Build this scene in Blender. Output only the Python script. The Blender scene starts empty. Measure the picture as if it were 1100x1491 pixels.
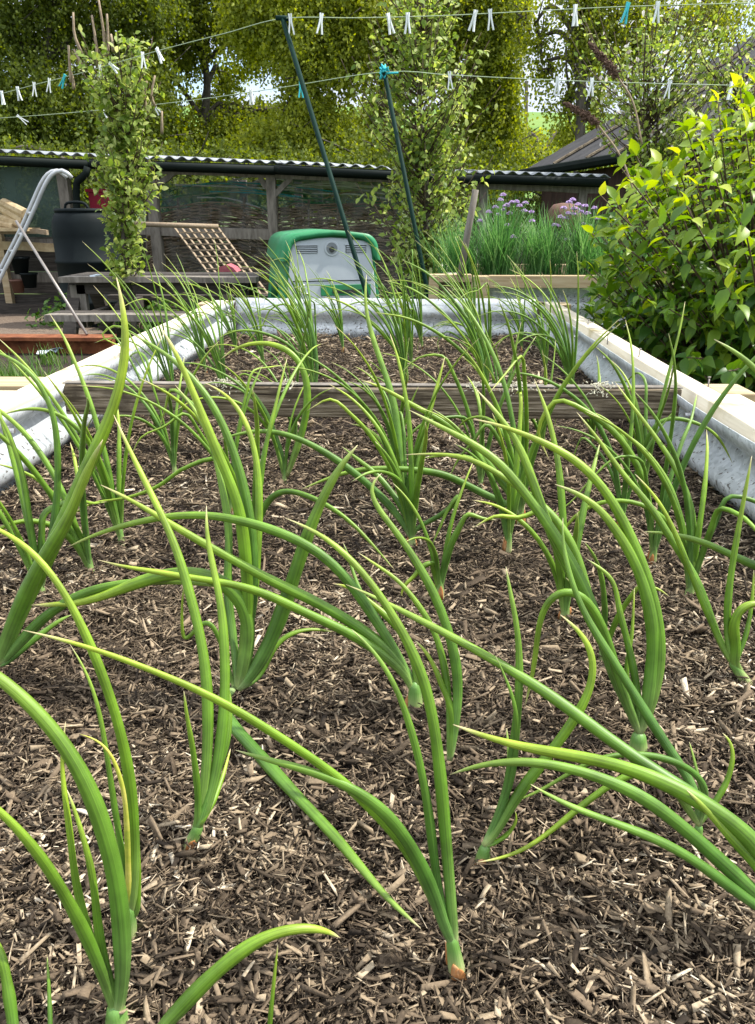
import bpy, math, random
import numpy as np
from mathutils import Vector
R = math.radians
sc = bpy.context.scene
COL = sc.collection

# ------------------------------------------------------------------ camera
F, CX, CY = 1120.0, 550.0, 745.5
PITCH, YAW, EYE = R(21.0), R(1.77), 1.2
FW = np.array([-math.sin(YAW)*math.cos(PITCH), math.cos(YAW)*math.cos(PITCH), -math.sin(PITCH)])
RT = np.array([math.cos(YAW), math.sin(YAW), 0.0]); UP = np.cross(RT, FW)
CAM = np.array([0, 0, EYE])
cd = bpy.data.cameras.new('camera'); cam = bpy.data.objects.new('camera', cd); COL.objects.link(cam)
cam.location = CAM; cam.rotation_euler = (R(90)-PITCH, 0, YAW)
cd.sensor_fit = 'VERTICAL'; cd.sensor_height = 36; cd.lens = 36*F/1491
cd.clip_start = 0.02; cd.clip_end = 2000
sc.camera = cam
# ------------------------------------------------------------------ sky + sun
SUN_EL, SUN_DIR = R(56), Vector((0.80, 0.10, 0)).normalized()
w = bpy.data.worlds.new('World'); sc.world = w; w.use_nodes = True
nt = w.node_tree; N = nt.nodes; L = nt.links
for n in list(N): N.remove(n)
out = N.new('ShaderNodeOutputWorld'); bg = N.new('ShaderNodeBackground'); bg.inputs[1].default_value = 0.15
sky = N.new('ShaderNodeTexSky'); sky.sky_type = 'NISHITA'; sky.sun_disc = False
sky.sun_elevation = SUN_EL; sky.sun_rotation = math.atan2(SUN_DIR.x, SUN_DIR.y)
tc = N.new('ShaderNodeTexCoord'); mp = N.new('ShaderNodeMapping'); mp.inputs['Scale'].default_value = (1, 1, 2.5)
nz = N.new('ShaderNodeTexNoise'); nz.inputs['Scale'].default_value = 4.5; nz.inputs['Detail'].default_value = 6
cr = N.new('ShaderNodeValToRGB'); cr.color_ramp.elements[0].position = .36; cr.color_ramp.elements[1].position = .52
mx = N.new('ShaderNodeMixRGB'); mx.inputs[2].default_value = (8.2, 8.6, 9.3, 1)
L.new(tc.outputs['Generated'], mp.inputs[0]); L.new(mp.outputs[0], nz.inputs[0]); L.new(nz.outputs[0], cr.inputs[0])
ml = N.new('ShaderNodeMath'); ml.operation = 'MULTIPLY'; ml.inputs[1].default_value = .9
sz = N.new('ShaderNodeSeparateXYZ'); L.new(tc.outputs['Generated'], sz.inputs[0])
cc = N.new('ShaderNodeValToRGB'); e_ = cc.color_ramp.elements; e_[0].position = .05; e_[0].color = (.30, .325, .37, 1); e_[1].position = .75; e_[1].color = (1, 1, 1, 1)
cm = N.new('ShaderNodeMixRGB'); cm.blend_type = 'MULTIPLY'; cm.inputs[0].default_value = 1; cm.inputs[1].default_value = (9.8, 10.0, 10.4, 1)
L.new(sz.outputs[2], cc.inputs[0]); L.new(cc.outputs[0], cm.inputs[2]); L.new(cm.outputs[0], mx.inputs[2])
L.new(cr.outputs[0], ml.inputs[0]); L.new(ml.outputs[0], mx.inputs[0]); L.new(sky.outputs[0], mx.inputs[1])
L.new(mx.outputs[0], bg.inputs[0]); L.new(bg.outputs[0], out.inputs[0])
sd = bpy.data.lights.new('sun', 'SUN'); sd.energy = 4.2; sd.angle = R(0.9); sd.color = (1, .96, .88)
so = bpy.data.objects.new('sun', sd); COL.objects.link(so)
sv = SUN_DIR*math.cos(SUN_EL) + Vector((0, 0, math.sin(SUN_EL)))
so.rotation_euler = sv.to_track_quat('Z', 'Y').to_euler()
sc.view_settings.view_transform = 'Standard'; sc.view_settings.look = 'None'
sc.view_settings.exposure = 0.85; sc.view_settings.gamma = 1
sc.cycles.max_bounces = 6; sc.cycles.transparent_max_bounces = 12

# ------------------------------------------------------------------ helpers
def ray(px, py): return FW + RT*(px-CX)/F - UP*(py-CY)/F
def atY(px, py, Y): r = ray(px, py); return CAM + r*(Y/r[1])
def atZ(px, py, z): r = ray(px, py); return CAM + r*((z-EYE)/r[2])
def zc(P): return float((np.array(P)-CAM) @ FW)
rng = np.random.default_rng(7); rnd = random.Random(5)

class MB:
    """collects geometry; build() links it as one mesh object"""
    def __init__(s): s.v = []; s.f = []; s.uv = []; s.n = 0
    def add(s, v, f, uv=None):
        v = np.asarray(v, float)
        s.v.append(v); s.f += [tuple(i+s.n for i in q) for q in f]; s.n += len(v)
        s.uv.append(np.asarray(uv, float) if uv is not None else np.zeros((len(v), 2)))
        return s
    def box(s, a, b, jit=0):
        a = np.minimum(a, b).astype(float), np.maximum(a, b).astype(float); lo, hi = a
        v = np.array([[(lo, hi)[i][0], (lo, hi)[j][1], (lo, hi)[k][2]] for i in (0, 1) for j in (0, 1) for k in (0, 1)])
        if jit: v = v + rng.normal(0, jit, v.shape)
        return s.add(v, [(0, 1, 3, 2), (4, 6, 7, 5), (0, 4, 5, 1), (2, 3, 7, 6), (0, 2, 6, 4), (1, 5, 7, 3)])
    def beam(s, p, q, wx, wz, up=(0, 0, 1), jit=0):
        """board from p to q; wx = width sideways, wz = height"""
        p, q, up = (np.array(t, float) for t in (p, q, up)); d = q-p; d /= np.linalg.norm(d)
        sx = np.cross(d, up); sx /= np.linalg.norm(sx); sz = np.cross(sx, d)
        n = 5; v = []; 
        for i in range(n+1):
            c = p+(q-p)*i/n + (rng.normal(0, jit, 3) if jit else 0)
            for a, b in ((-1, -1), (1, -1), (1, 1), (-1, 1)): v.append(c+sx*a*wx/2+sz*b*wz/2)
        f = [(3, 2, 1, 0), (n*4, n*4+1, n*4+2, n*4+3)]
        for i in range(n):
            for k in range(4):
                f.append((i*4+k, i*4+(k+1) % 4, i*4+4+(k+1) % 4, i*4+4+k))
        return s.add(v, f)
    def tube(s, pts, rad, n=8, flat=1.0, cap=True):
        pts = np.asarray(pts, float); m = len(pts); rad = np.broadcast_to(np.asarray(rad, float), (m,))
        T = np.gradient(pts, axis=0); T /= np.linalg.norm(T, axis=1)[:, None]+1e-12
        a = np.array([1., 0, 0]) if abs(T[0][0]) < .8 else np.array([0, 1., 0])
        u = a-T[0]*(a@T[0]); u /= np.linalg.norm(u); V = []; UVs = []
        ang = np.arange(n)*2*math.pi/n
        for i in range(m):
            u = u-T[i]*(u@T[i]); u /= np.linalg.norm(u)+1e-12; b = np.cross(T[i], u)
            V.append(pts[i]+rad[i]*(np.cos(ang)[:, None]*u+flat*np.sin(ang)[:, None]*b))
            UVs.append(np.stack([np.arange(n)/n, np.full(n, i/(m-1))], 1))
        f = []
        for i in range(m-1):
            for k in range(n): f.append((i*n+k, i*n+(k+1) % n, (i+1)*n+(k+1) % n, (i+1)*n+k))
        if cap: f.append(tuple(range(n-1, -1, -1))); f.append(tuple((m-1)*n+k for k in range(n)))
        return s.add(np.concatenate(V), f, np.concatenate(UVs))
    def lathe(s, c, prof, n=24, flip=False):
        c = np.array(c, float); V = []; ang = np.arange(n)*2*math.pi/n
        for r, z in prof: V.append(c+np.stack([r*np.cos(ang), r*np.sin(ang), np.full(n, z)], 1))
        m = len(prof); f = []
        for i in range(m-1):
            for k in range(n): f.append((i*n+k, i*n+(k+1) % n, (i+1)*n+(k+1) % n, (i+1)*n+k))
        f.append(tuple(range(n-1, -1, -1))); f.append(tuple((m-1)*n+k for k in range(n)))
        return s.add(np.concatenate(V), f)
    def build(s, name, m, parent=None, smooth=False, bevel=0):
        me = bpy.data.meshes.new(name); me.from_pydata(np.concatenate(s.v).tolist(), [], s.f)
        uv = me.uv_layers.new(name='UVMap'); vi = np.zeros(len(me.loops), np.int32); me.loops.foreach_get('vertex_index', vi)
        uv.data.foreach_set('uv', np.concatenate(s.uv)[vi].astype(np.float32).ravel())
        me.materials.append(m)
        if smooth: me.polygons.foreach_set('use_smooth', np.ones(len(me.polygons), bool))
        o = bpy.data.objects.new(name, me); COL.objects.link(o)
        if parent: attach(o, parent)
        if bevel:
            b = o.modifiers.new('bevel', 'BEVEL'); b.width = bevel; b.segments = 2; b.limit_method = 'ANGLE'
        return o
def attach(o, parent):
    o.parent = parent
    def world(q): return (world(q.parent) @ q.matrix_parent_inverse @ q.matrix_basis) if q.parent else q.matrix_basis.copy()
    o.matrix_parent_inverse = world(parent).inverted()
def tag(o, label, cat, group=None, kind=None):
    o['label'] = label; o['category'] = cat
    if group: o['group'] = group
    if kind: o['kind'] = kind
    return o
def structure(o): o['kind'] = 'structure'; return o
def thing(name, loc, label, cat, group=None, rz=0):
    o = bpy.data.objects.new(name, None); COL.objects.link(o); o.location = loc; o.rotation_euler = (0, 0, rz)
    o.empty_display_size = .05
    return tag(o, label, cat, group)
def fastmesh(name, V, Fq, m, tint=None, smooth=False, parent=None):
    """V (n,3), Fq (k,4) or (k,3) numpy"""
    me = bpy.data.meshes.new(name); me.vertices.add(len(V)); me.vertices.foreach_set('co', V.astype(np.float32).ravel())
    k = Fq.shape[1]; me.loops.add(Fq.size); me.loops.foreach_set('vertex_index', Fq.astype(np.int32).ravel())
    me.polygons.add(len(Fq)); me.polygons.foreach_set('loop_start', np.arange(0, Fq.size, k, dtype=np.int32))
    me.update(calc_edges=True)
    if tint is not None:
        at = me.attributes.new('tint', 'FLOAT', 'POINT'); at.data.foreach_set('value', tint.astype(np.float32))
    if smooth: me.polygons.foreach_set('use_smooth', np.ones(len(Fq), bool))
    me.materials.append(m); o = bpy.data.objects.new(name, me); COL.objects.link(o)
    if parent: attach(o, parent)
    return o
def unit(a): return a/(np.linalg.norm(a, axis=-1, keepdims=True)+1e-9)
def scatter(name, P, D, Nn, size, tmpl, faces, m, tint, parent=None, smooth=False):
    """copies template (verts in leaf space: x side, y along, z normal) at P with direction D, normal Nn"""
    D = unit(D); S = unit(np.cross(D, Nn)); Nn = np.cross(S, D)
    t = np.asarray(tmpl, float)
    V = P[:, None]+size[:, None, None]*(t[None, :, 0:1]*S[:, None]+t[None, :, 1:2]*D[:, None]+t[None, :, 2:3]*Nn[:, None])
    fa = np.asarray(faces)[None]+(np.arange(len(P))*len(t))[:, None, None]
    return fastmesh(name, V.reshape(-1, 3), fa.reshape(-1, fa.shape[-1]), m, np.repeat(tint, len(t)), smooth, parent)
def spline(P, n):
    """Catmull-Rom through points"""
    P = np.asarray(P, float); Q = np.vstack([2*P[0]-P[1], P, 2*P[-1]-P[-2]]); m = len(P)-1
    d = np.r_[0, np.cumsum(np.linalg.norm(np.diff(P, axis=0), axis=1))]; t = np.linspace(0, d[-1], n); o = []
    for x in t:
        i = min(max(np.searchsorted(d, x)-1, 0), m-1); u = (x-d[i])/(d[i+1]-d[i]+1e-12)
        a, b, c, e = Q[i], Q[i+1], Q[i+2], Q[i+3]
        o.append(.5*((2*b)+(-a+c)*u+(2*a-5*b+4*c-e)*u*u+(-a+3*b-3*c+e)*u**3))
    return np.array(o)

# ------------------------------------------------------------------ materials
def new_mat(name):
    m = bpy.data.materials.new(name); m.use_nodes = True; nt = m.node_tree
    return m, nt, nt.nodes, nt.links, nt.nodes['Principled BSDF']
def ramp(Nn, pts):
    c = Nn.new('ShaderNodeValToRGB'); e = c.color_ramp.elements
    while len(e) < len(pts): e.new(.5)
    for i, (p, k) in enumerate(pts): e[i].position = p; e[i].color = (*k, 1)
    return c
def noisy(name, cols, scale=(20, 20, 20), rough=.7, bump=.3, metal=0, detail=6, spec=.3, dist=.01, second=None, ns=1.0):
    m, nt, Nn, Lk, b = new_mat(name)
    tc = Nn.new('ShaderNodeTexCoord'); mp = Nn.new('ShaderNodeMapping'); mp.inputs['Scale'].default_value = scale
    nz = Nn.new('ShaderNodeTexNoise'); nz.inputs['Scale'].default_value = ns; nz.inputs['Detail'].default_value = detail
    nz.inputs['Roughness'].default_value = .65
    Lk.new(tc.outputs['Object'], mp.inputs[0]); Lk.new(mp.outputs[0], nz.inputs[0])
    k = len(cols); c = ramp(Nn, [(.28+.44*i/(k-1), q) for i, q in enumerate(cols)])
    Lk.new(nz.outputs[0], c.inputs[0]); src = c.outputs[0]
    if second:      # blotches: (colour, scale, lo, hi)
        n2 = Nn.new('ShaderNodeTexNoise'); n2.inputs['Scale'].default_value = second[1]; n2.inputs['Detail'].default_value = 5
        Lk.new(tc.outputs['Object'], n2.inputs[0])
        r2 = ramp(Nn, [(second[2], (0, 0, 0)), (second[3], (1, 1, 1))]); Lk.new(n2.outputs[0], r2.inputs[0])
        mx = Nn.new('ShaderNodeMixRGB'); mx.inputs[2].default_value = (*second[0], 1)
        Lk.new(r2.outputs[0], mx.inputs[0]); Lk.new(src, mx.inputs[1]); src = mx.outputs[0]
    Lk.new(src, b.inputs['Base Color'])
    b.inputs['Roughness'].default_value = rough; b.inputs['Metallic'].default_value = metal; b.inputs['Specular IOR Level'].default_value = spec
    if bump:
        bp = Nn.new('ShaderNodeBump'); bp.inputs['Strength'].default_value = bump; bp.inputs['Distance'].default_value = dist
        Lk.new(nz.outputs[0], bp.inputs['Height']); Lk.new(bp.outputs[0], b.inputs['Normal'])
    return m
def leafy(name, cols, rough=.5, trans=.45, spec=.35, tcol=None):
    """leaf material coloured by the per-leaf tint attribute, light passes through it"""
    m, nt, Nn, Lk, b = new_mat(name)
    a = Nn.new('ShaderNodeAttribute'); a.attribute_name = 'tint'
    k = len(cols); c = ramp(Nn, [(i/(k-1), q) for i, q in enumerate(cols)])
    Lk.new(a.outputs['Fac'], c.inputs[0]); Lk.new(c.outputs[0], b.inputs['Base Color'])
    b.inputs['Roughness'].default_value = rough; b.inputs['Specular IOR Level'].default_value = spec
    t = Nn.new('ShaderNodeBsdfTranslucent'); hs = Nn.new('ShaderNodeHueSaturation')
    hs.inputs['Hue'].default_value = .485; hs.inputs['Saturation'].default_value = 1.15; hs.inputs['Value'].default_value = 1.5
    Lk.new(c.outputs[0], hs.inputs['Color']); Lk.new(hs.outputs[0], t.inputs[0])
    ms = Nn.new('ShaderNodeMixShader'); ms.inputs[0].default_value = trans
    Lk.new(b.outputs[0], ms.inputs[1]); Lk.new(t.outputs[0], ms.inputs[2]); Lk.new(ms.outputs[0], Nn['Material Output'].inputs[0])
    return m
def onion_mat():
    m, nt, Nn, Lk, b = new_mat('onion_leaf')
    uv = Nn.new('ShaderNodeUVMap'); uv.uv_map = 'UVMap'; sp = Nn.new('ShaderNodeSeparateXYZ'); Lk.new(uv.outputs[0], sp.inputs[0])
    oi = Nn.new('ShaderNodeObjectInfo')
    c1 = ramp(Nn, [(0, (.30, .38, .14)), (.06, (.13, .24, .05)), (.25, (.075, .19, .012)), (.60, (.115, .245, .012)), (.92, (.25, .36, .03)), (1, (.62, .52, .28))])
    c2 = ramp(Nn, [(0, (.26, .36, .16)), (.06, (.08, .20, .045)), (.30, (.038, .125, .016)), (.75, (.075, .185, .018)), (.96, (.13, .25, .04)), (1, (.45, .42, .22))])
    Lk.new(sp.outputs[1], c1.inputs[0]); Lk.new(sp.outputs[1], c2.inputs[0])
    mx = Nn.new('ShaderNodeMixRGB'); Lk.new(oi.outputs['Random'], mx.inputs[0]); Lk.new(c1.outputs[0], mx.inputs[1]); Lk.new(c2.outputs[0], mx.inputs[2])
    # fine lengthwise ribs and bloom blotches
    mp = Nn.new('ShaderNodeMapping'); mp.inputs['Scale'].default_value = (26, 2.5, 1); Lk.new(uv.outputs[0], mp.inputs[0])
    nz = Nn.new('ShaderNodeTexNoise'); nz.inputs['Scale'].default_value = 1; nz.inputs['Detail'].default_value = 3; Lk.new(mp.outputs[0], nz.inputs[0])
    tc = Nn.new('ShaderNodeTexCoord'); n2 = Nn.new('ShaderNodeTexNoise'); n2.inputs['Scale'].default_value = 45; n2.inputs['Detail'].default_value = 4
    Lk.new(tc.outputs['Object'], n2.inputs[0])
    ad = Nn.new('ShaderNodeMath'); ad.operation = 'ADD'; Lk.new(nz.outputs[0], ad.inputs[0]); Lk.new(n2.outputs[0], ad.inputs[1])
    rr = Nn.new('ShaderNodeMapRange'); rr.inputs[1].default_value = .7; rr.inputs[2].default_value = 1.3; rr.inputs[3].default_value = .60; rr.inputs[4].default_value = 1.5
    Lk.new(ad.outputs[0], rr.inputs[0])
    hs = Nn.new('ShaderNodeHueSaturation'); hs.inputs['Hue'].default_value = .483; Lk.new(mx.outputs[0], hs.inputs['Color']); Lk.new(rr.outputs[0], hs.inputs['Value'])
    Lk.new(hs.outputs[0], b.inputs['Base Color'])
    b.inputs['Roughness'].default_value = .44; b.inputs['Specular IOR Level'].default_value = .42
    b.inputs['Subsurface Weight'].default_value = 0.06; b.inputs['Subsurface Radius'].default_value = (.004, .006, .002); b.inputs['Subsurface Scale'].default_value = 1
    
    bp = Nn.new('ShaderNodeBump'); bp.inputs['Strength'].default_value = .22; bp.inputs['Distance'].default_value = .001
    Lk.new(nz.outputs[0], bp.inputs['Height']); Lk.new(bp.outputs[0], b.inputs['Normal'])
    return m
ONION = onion_mat()
YELLOWL = noisy('yellowing_leaf', [(.20, .30, .03), (.42, .44, .06), (.55, .50, .12)], (60,)*3, .45, .1, dist=.001)
def neck_mat():
    m, nt, Nn, Lk, b = new_mat('onion_neck')
    uv = Nn.new('ShaderNodeUVMap'); uv.uv_map = 'UVMap'; sp = Nn.new('ShaderNodeSeparateXYZ'); Lk.new(uv.outputs[0], sp.inputs[0])
    mp = Nn.new('ShaderNodeMapping'); mp.inputs['Scale'].default_value = (22, 1.5, 1); Lk.new(uv.outputs[0], mp.inputs[0])
    nz = Nn.new('ShaderNodeTexNoise'); nz.inputs['Scale'].default_value = 1; nz.inputs['Detail'].default_value = 3; Lk.new(mp.outputs[0], nz.inputs[0])
    ad = Nn.new('ShaderNodeMath'); ad.operation = 'MULTIPLY_ADD'; ad.inputs[1].default_value = .5; Lk.new(nz.outputs[0], ad.inputs[0]); Lk.new(sp.outputs[1], ad.inputs[2])
    c = ramp(Nn, [(.18, (.38, .24, .12)), (.34, (.44, .42, .22)), (.62, (.30, .38, .14)), (.95, (.14, .27, .06)), (1, (.12, .25, .05))]); Lk.new(ad.outputs[0], c.inputs[0])
    Lk.new(c.outputs[0], b.inputs['Base Color']); b.inputs['Roughness'].default_value = .42; b.inputs['Subsurface Weight'].default_value = .15; b.inputs['Subsurface Radius'].default_value = (.004, .005, .002); b.inputs['Subsurface Scale'].default_value = 1
    bp = Nn.new('ShaderNodeBump'); bp.inputs['Strength'].default_value = .3; bp.inputs['Distance'].default_value = .001
    Lk.new(nz.outputs[0], bp.inputs['Height']); Lk.new(bp.outputs[0], b.inputs['Normal'])
    return m
NECK = neck_mat()
SKIN = noisy('onion_skin', [(.22, .075, .02), (.42, .18, .06), (.55, .34, .18)], (150, 150, 60), .5, .5, dist=.001)
def chip_mat():
    m, nt, Nn, Lk, b = new_mat('wood_chips')
    a = Nn.new('ShaderNodeAttribute'); a.attribute_name = 'tint'
    c = ramp(Nn, [(0, (.022, .016, .011)), (.25, (.062, .045, .029)), (.46, (.150, .111, .073)), (.66, (.250, .190, .122)), (.84, (.41, .33, .225)), (1, (.64, .56, .43))])
    tc = Nn.new('ShaderNodeTexCoord'); nz = Nn.new('ShaderNodeTexNoise'); nz.inputs['Scale'].default_value = 420; nz.inputs['Detail'].default_value = 3
    Lk.new(tc.outputs['Object'], nz.inputs[0])
    ma = Nn.new('ShaderNodeMath'); ma.operation = 'MULTIPLY_ADD'; ma.inputs[1].default_value = .35; Lk.new(nz.outputs[0], ma.inputs[0])
    sb = Nn.new('ShaderNodeMath'); sb.operation = 'SUBTRACT'; sb.inputs[1].default_value = .175; Lk.new(a.outputs['Fac'], sb.inputs[0])
    Lk.new(sb.outputs[0], ma.inputs[2]); Lk.new(ma.outputs[0], c.inputs[0]); Lk.new(c.outputs[0], b.inputs['Base Color'])
    b.inputs['Roughness'].default_value = .85; b.inputs['Specular IOR Level'].default_value = .2
    bp = Nn.new('ShaderNodeBump'); bp.inputs['Strength'].default_value = .5; bp.inputs['Distance'].default_value = .001
    Lk.new(nz.outputs[0], bp.inputs['Height']); Lk.new(bp.outputs[0], b.inputs['Normal'])
    return m
CHIP = chip_mat()
SOIL = noisy('soil', [(.010, .007, .005), (.03, .02, .014), (.07, .05, .035)], (90, 90, 90), .95, 1, dist=.01)
PALEWOOD = noisy('pale_timber', [(.44, .38, .27), (.58, .52, .40), (.66, .61, .50)], (60, 3, 60), .75, .35, dist=.002, second=((.30, .24, .11), 7, .58, .72))
PALEWOODX = noisy('pale_timber_across', [(.30, .21, .11), (.42, .32, .19), (.52, .43, .28)], (3, 60, 60), .75, .35, dist=.002, second=((.22, .16, .08), 5, .58, .75))
OLDWOOD = noisy('weathered_timber', [(.02, .014, .008), (.075, .055, .032), (.26, .21, .14), (.55, .48, .37)], (9, 90, 230), .85, 1, dist=.004, detail=10, second=((.07, .054, .035), 14, .52, .64))
DARKWOOD = noisy('dark_timber', [(.018, .015, .013), (.05, .042, .035), (.10, .085, .07)], (5, 60, 60), .8, .5, dist=.003)
GREYWOOD = noisy('grey_timber', [(.08, .07, .058), (.17, .15, .125), (.26, .23, .20)], (30, 30, 6), .85, .5, dist=.003)
LICHEN = noisy('lichen', [(.45, .43, .30), (.62, .60, .48)], (300, 300, 300), .95, .8, dist=.002)
def galv():
    m, nt, Nn, Lk, b = new_mat('galvanised_steel')
    tc = Nn.new('ShaderNodeTexCoord'); vo = Nn.new('ShaderNodeTexVoronoi'); vo.inputs['Scale'].default_value = 95
    nd = Nn.new('ShaderNodeTexNoise'); nd.inputs['Scale'].default_value = 40; nd.inputs['Detail'].default_value = 4
    mxv = Nn.new('ShaderNodeMixRGB'); mxv.inputs[0].default_value = .04; Lk.new(tc.outputs['Object'], mxv.inputs[1]); Lk.new(nd.outputs[1], mxv.inputs[2])
    Lk.new(tc.outputs['Object'], nd.inputs[0]); Lk.new(mxv.outputs[0], vo.inputs[0])
    sp = Nn.new('ShaderNodeSeparateColor'); Lk.new(vo.outputs['Color'], sp.inputs[0])
    c = ramp(Nn, [(0, (.44, .47, .48)), (.5, (.54, .57, .58)), (1, (.66, .69, .70))]); Lk.new(sp.outputs[0], c.inputs[0])
    # soil splash low down and scattered specks
    n2 = Nn.new('ShaderNodeTexNoise'); n2.inputs['Scale'].default_value = 110; n2.inputs['Detail'].default_value = 5; Lk.new(tc.outputs['Object'], n2.inputs[0])
    n3 = Nn.new('ShaderNodeTexNoise'); n3.inputs['Scale'].default_value = 6; n3.inputs['Detail'].default_value = 5; Lk.new(tc.outputs['Object'], n3.inputs[0])
    sx = Nn.new('ShaderNodeSeparateXYZ'); Lk.new(tc.outputs['Object'], sx.inputs[0])
    mr = Nn.new('ShaderNodeMapRange'); mr.inputs[1].default_value = .765; mr.inputs[2].default_value = .86; mr.inputs[3].default_value = .09; mr.inputs[4].default_value = 0; Lk.new(sx.outputs[2], mr.inputs[0])
    ad = Nn.new('ShaderNodeMath'); ad.operation = 'ADD'; Lk.new(n2.outputs[0], ad.inputs[0]); Lk.new(mr.outputs[0], ad.inputs[1])
    r2 = ramp(Nn, [(.64, (0, 0, 0)), (.70, (1, 1, 1))]); Lk.new(ad.outputs[0], r2.inputs[0])
    m1 = Nn.new('ShaderNodeMixRGB'); m1.inputs[2].default_value = (.10, .085, .07, 1); Lk.new(r2.outputs[0], m1.inputs[0])
    m0 = Nn.new('ShaderNodeMixRGB'); m0.blend_type = 'MULTIPLY'; m0.inputs[0].default_value = .8
    r3 = ramp(Nn, [(.3, (.72, .74, .76)), (.6, (1, 1, 1))]); Lk.new(n3.outputs[0], r3.inputs[0])
    Lk.new(c.outputs[0], m0.inputs[1]); Lk.new(r3.outputs[0], m0.inputs[2]); Lk.new(m0.outputs[0], m1.inputs[1])
    Lk.new(m1.outputs[0], b.inputs['Base Color']); b.inputs['Metallic'].default_value = .2; b.inputs['Roughness'].default_value = .5
    bp = Nn.new('ShaderNodeBump'); bp.inputs['Strength'].default_value = .12; bp.inputs['Distance'].default_value = .003
    Lk.new(n3.outputs[0], bp.inputs['Height']); Lk.new(bp.outputs[0], b.inputs['Normal'])
    return m
GALV = galv()
STEEL = noisy('bolt_steel', [(.4, .4, .4), (.6, .6, .6)], (200,)*3, .35, .1, metal=.8)
RUSTNAIL = noisy('nail_steel', [(.18, .15, .13), (.35, .33, .31)], (200,)*3, .5, .1, metal=.6)
RUST = noisy('rusty_steel', [(.07, .022, .010), (.17, .055, .02), (.26, .10, .04)], (14, 14, 14), .85, .4)
BLACKP = noisy('black_plastic', [(.005, .008, .009), (.008, .012, .013)], (5, 5, 5), .6, .05, spec=.1)
GUTTER = noisy('gutter_plastic', [(.004, .007, .006), (.008, .013, .011)], (5, 5, 5), .7, .02, spec=.12)
COOPG = noisy('green_plastic', [(.025, .19, .075), (.035, .24, .10)], (9, 9, 9), .45, .1, second=((.05, .16, .07), 6, .5, .75))
COOPW = noisy('pale_grey_plastic', [(.40, .44, .47), (.47, .51, .54)], (6, 6, 6), .5, .05)
COOPD = noisy('dark_recess', [(.02, .025, .025), (.04, .045, .045)], (9, 9, 9), .8, 0)
POLEG = noisy('dark_green_pole', [(.003, .020, .014), (.004, .024, .017)], (9, 9, 30), .65, .05, spec=.12)
TEALM = noisy('turquoise_plastic', [(.02, .35, .42), (.05, .5, .55)], (50,)*3, .45, .05)
WHITEP = noisy('white_plastic', [(.70, .74, .74), (.80, .83, .83)], (50,)*3, .45, .05)
ROPE = noisy('pale_green_line', [(.32, .40, .26), (.42, .50, .34)], (50,)*3, .7, .1)
ROOFW = noisy('pale_corrugated_sheet', [(.12, .13, .13), (.24, .26, .28), (.40, .43, .45)], (7, 7, 7), .5, .1)
SLATE = noisy('dark_roof', [(.028, .028, .030), (.045, .045, .048), (.065, .063, .062)], (3, 9, 9), .9, .5)
REDROOF = noisy('weathered_slates', [(.10, .085, .085), (.17, .14, .135)], (4, 20, 20), .9, .5)
BARK = noisy('bark', [(.03, .025, .02), (.08, .07, .055), (.14, .125, .10)], (9, 9, 3), .9, .8, dist=.02)
TWIG = noisy('twig', [(.05, .032, .02), (.12, .085, .055)], (60,)*3, .8, .3)
PALETWIG = noisy('pale_twig', [(.22, .16, .10), (.34, .27, .19)], (60,)*3, .8, .3)
ALU = noisy('aluminium', [(.42, .43, .44), (.55, .56, .57)], (9,)*3, .45, .1, metal=.4)
REDP = noisy('red_plastic', [(.42, .02, .05), (.55, .04, .08)], (9,)*3, .5, .05)
PINK = noisy('pink_felt', [(.30, .07, .09), (.40, .12, .14)], (30,)*3, .8, .2)
LOGW = noisy('cut_log', [(.30, .21, .11), (.50, .40, .24)], (20,)*3, .8, .4)
TERRA = noisy('brown_clay', [(.11, .055, .040), (.17, .09, .065)], (12,)*3, .7, .2)
GRASSM = leafy('grass_blades', [(.03, .08, .012), (.07, .16, .025), (.14, .22, .05)], .5, .35)
CHIVE = leafy('chive_blades', [(.04, .13, .035), (.10, .26, .07), (.24, .42, .15)], .4, .35)
STEMG = noisy('green_stem', [(.06, .15, .03), (.10, .22, .05)], (30,)*3, .5, 0)
MAUVE = noisy('mauve_petals', [(.36, .22, .46), (.60, .46, .70)], (160,)*3, .8, .6)
BIRCH = leafy('birch_leaf', [(.07, .10, .012), (.16, .21, .02), (.28, .33, .035), (.44, .48, .08)], .6, .55)
DARKLEAF = leafy('dark_tree_leaf', [(.055, .085, .012), (.13, .175, .02), (.25, .30, .04)], .6, .5)
PEAR = leafy('pear_leaf', [(.08, .14, .025), (.18, .27, .05), (.32, .40, .10), (.48, .52, .22)], .5, .5, .3)
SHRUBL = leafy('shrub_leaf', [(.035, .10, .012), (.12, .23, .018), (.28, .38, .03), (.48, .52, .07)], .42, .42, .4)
WEED = leafy('weed_leaf', [(.03, .08, .012), (.07, .16, .02), (.13, .24, .04)], .5, .4)
BLOSSOM = leafy('blossom', [(.7, .62, .6), (.8, .78, .74)], .6, .4)
GRAVEL = noisy('gravel', [(.05, .036, .025), (.13, .095, .07), (.24, .19, .14)], (70,)*3, .9, .8)
GROUND = noisy('rough_grass_ground', [(.03, .035, .014), (.05, .075, .02), (.09, .12, .035)], (6,)*3, .95, .6, dist=.03)
HILLM = noisy('pasture', [(.07, .15, .025), (.11, .20, .035), (.15, .23, .05)], (.05, .05, .05), .95, .2)
SCRAP_SKYREFL = noisy('scrap_and_sky_reflection', [(.50, .60, .72), (.75, .78, .80)], (12,)*3, .4, .3)  # sky reflection colour for the planter sheets, also the white scrap on the table
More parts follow.
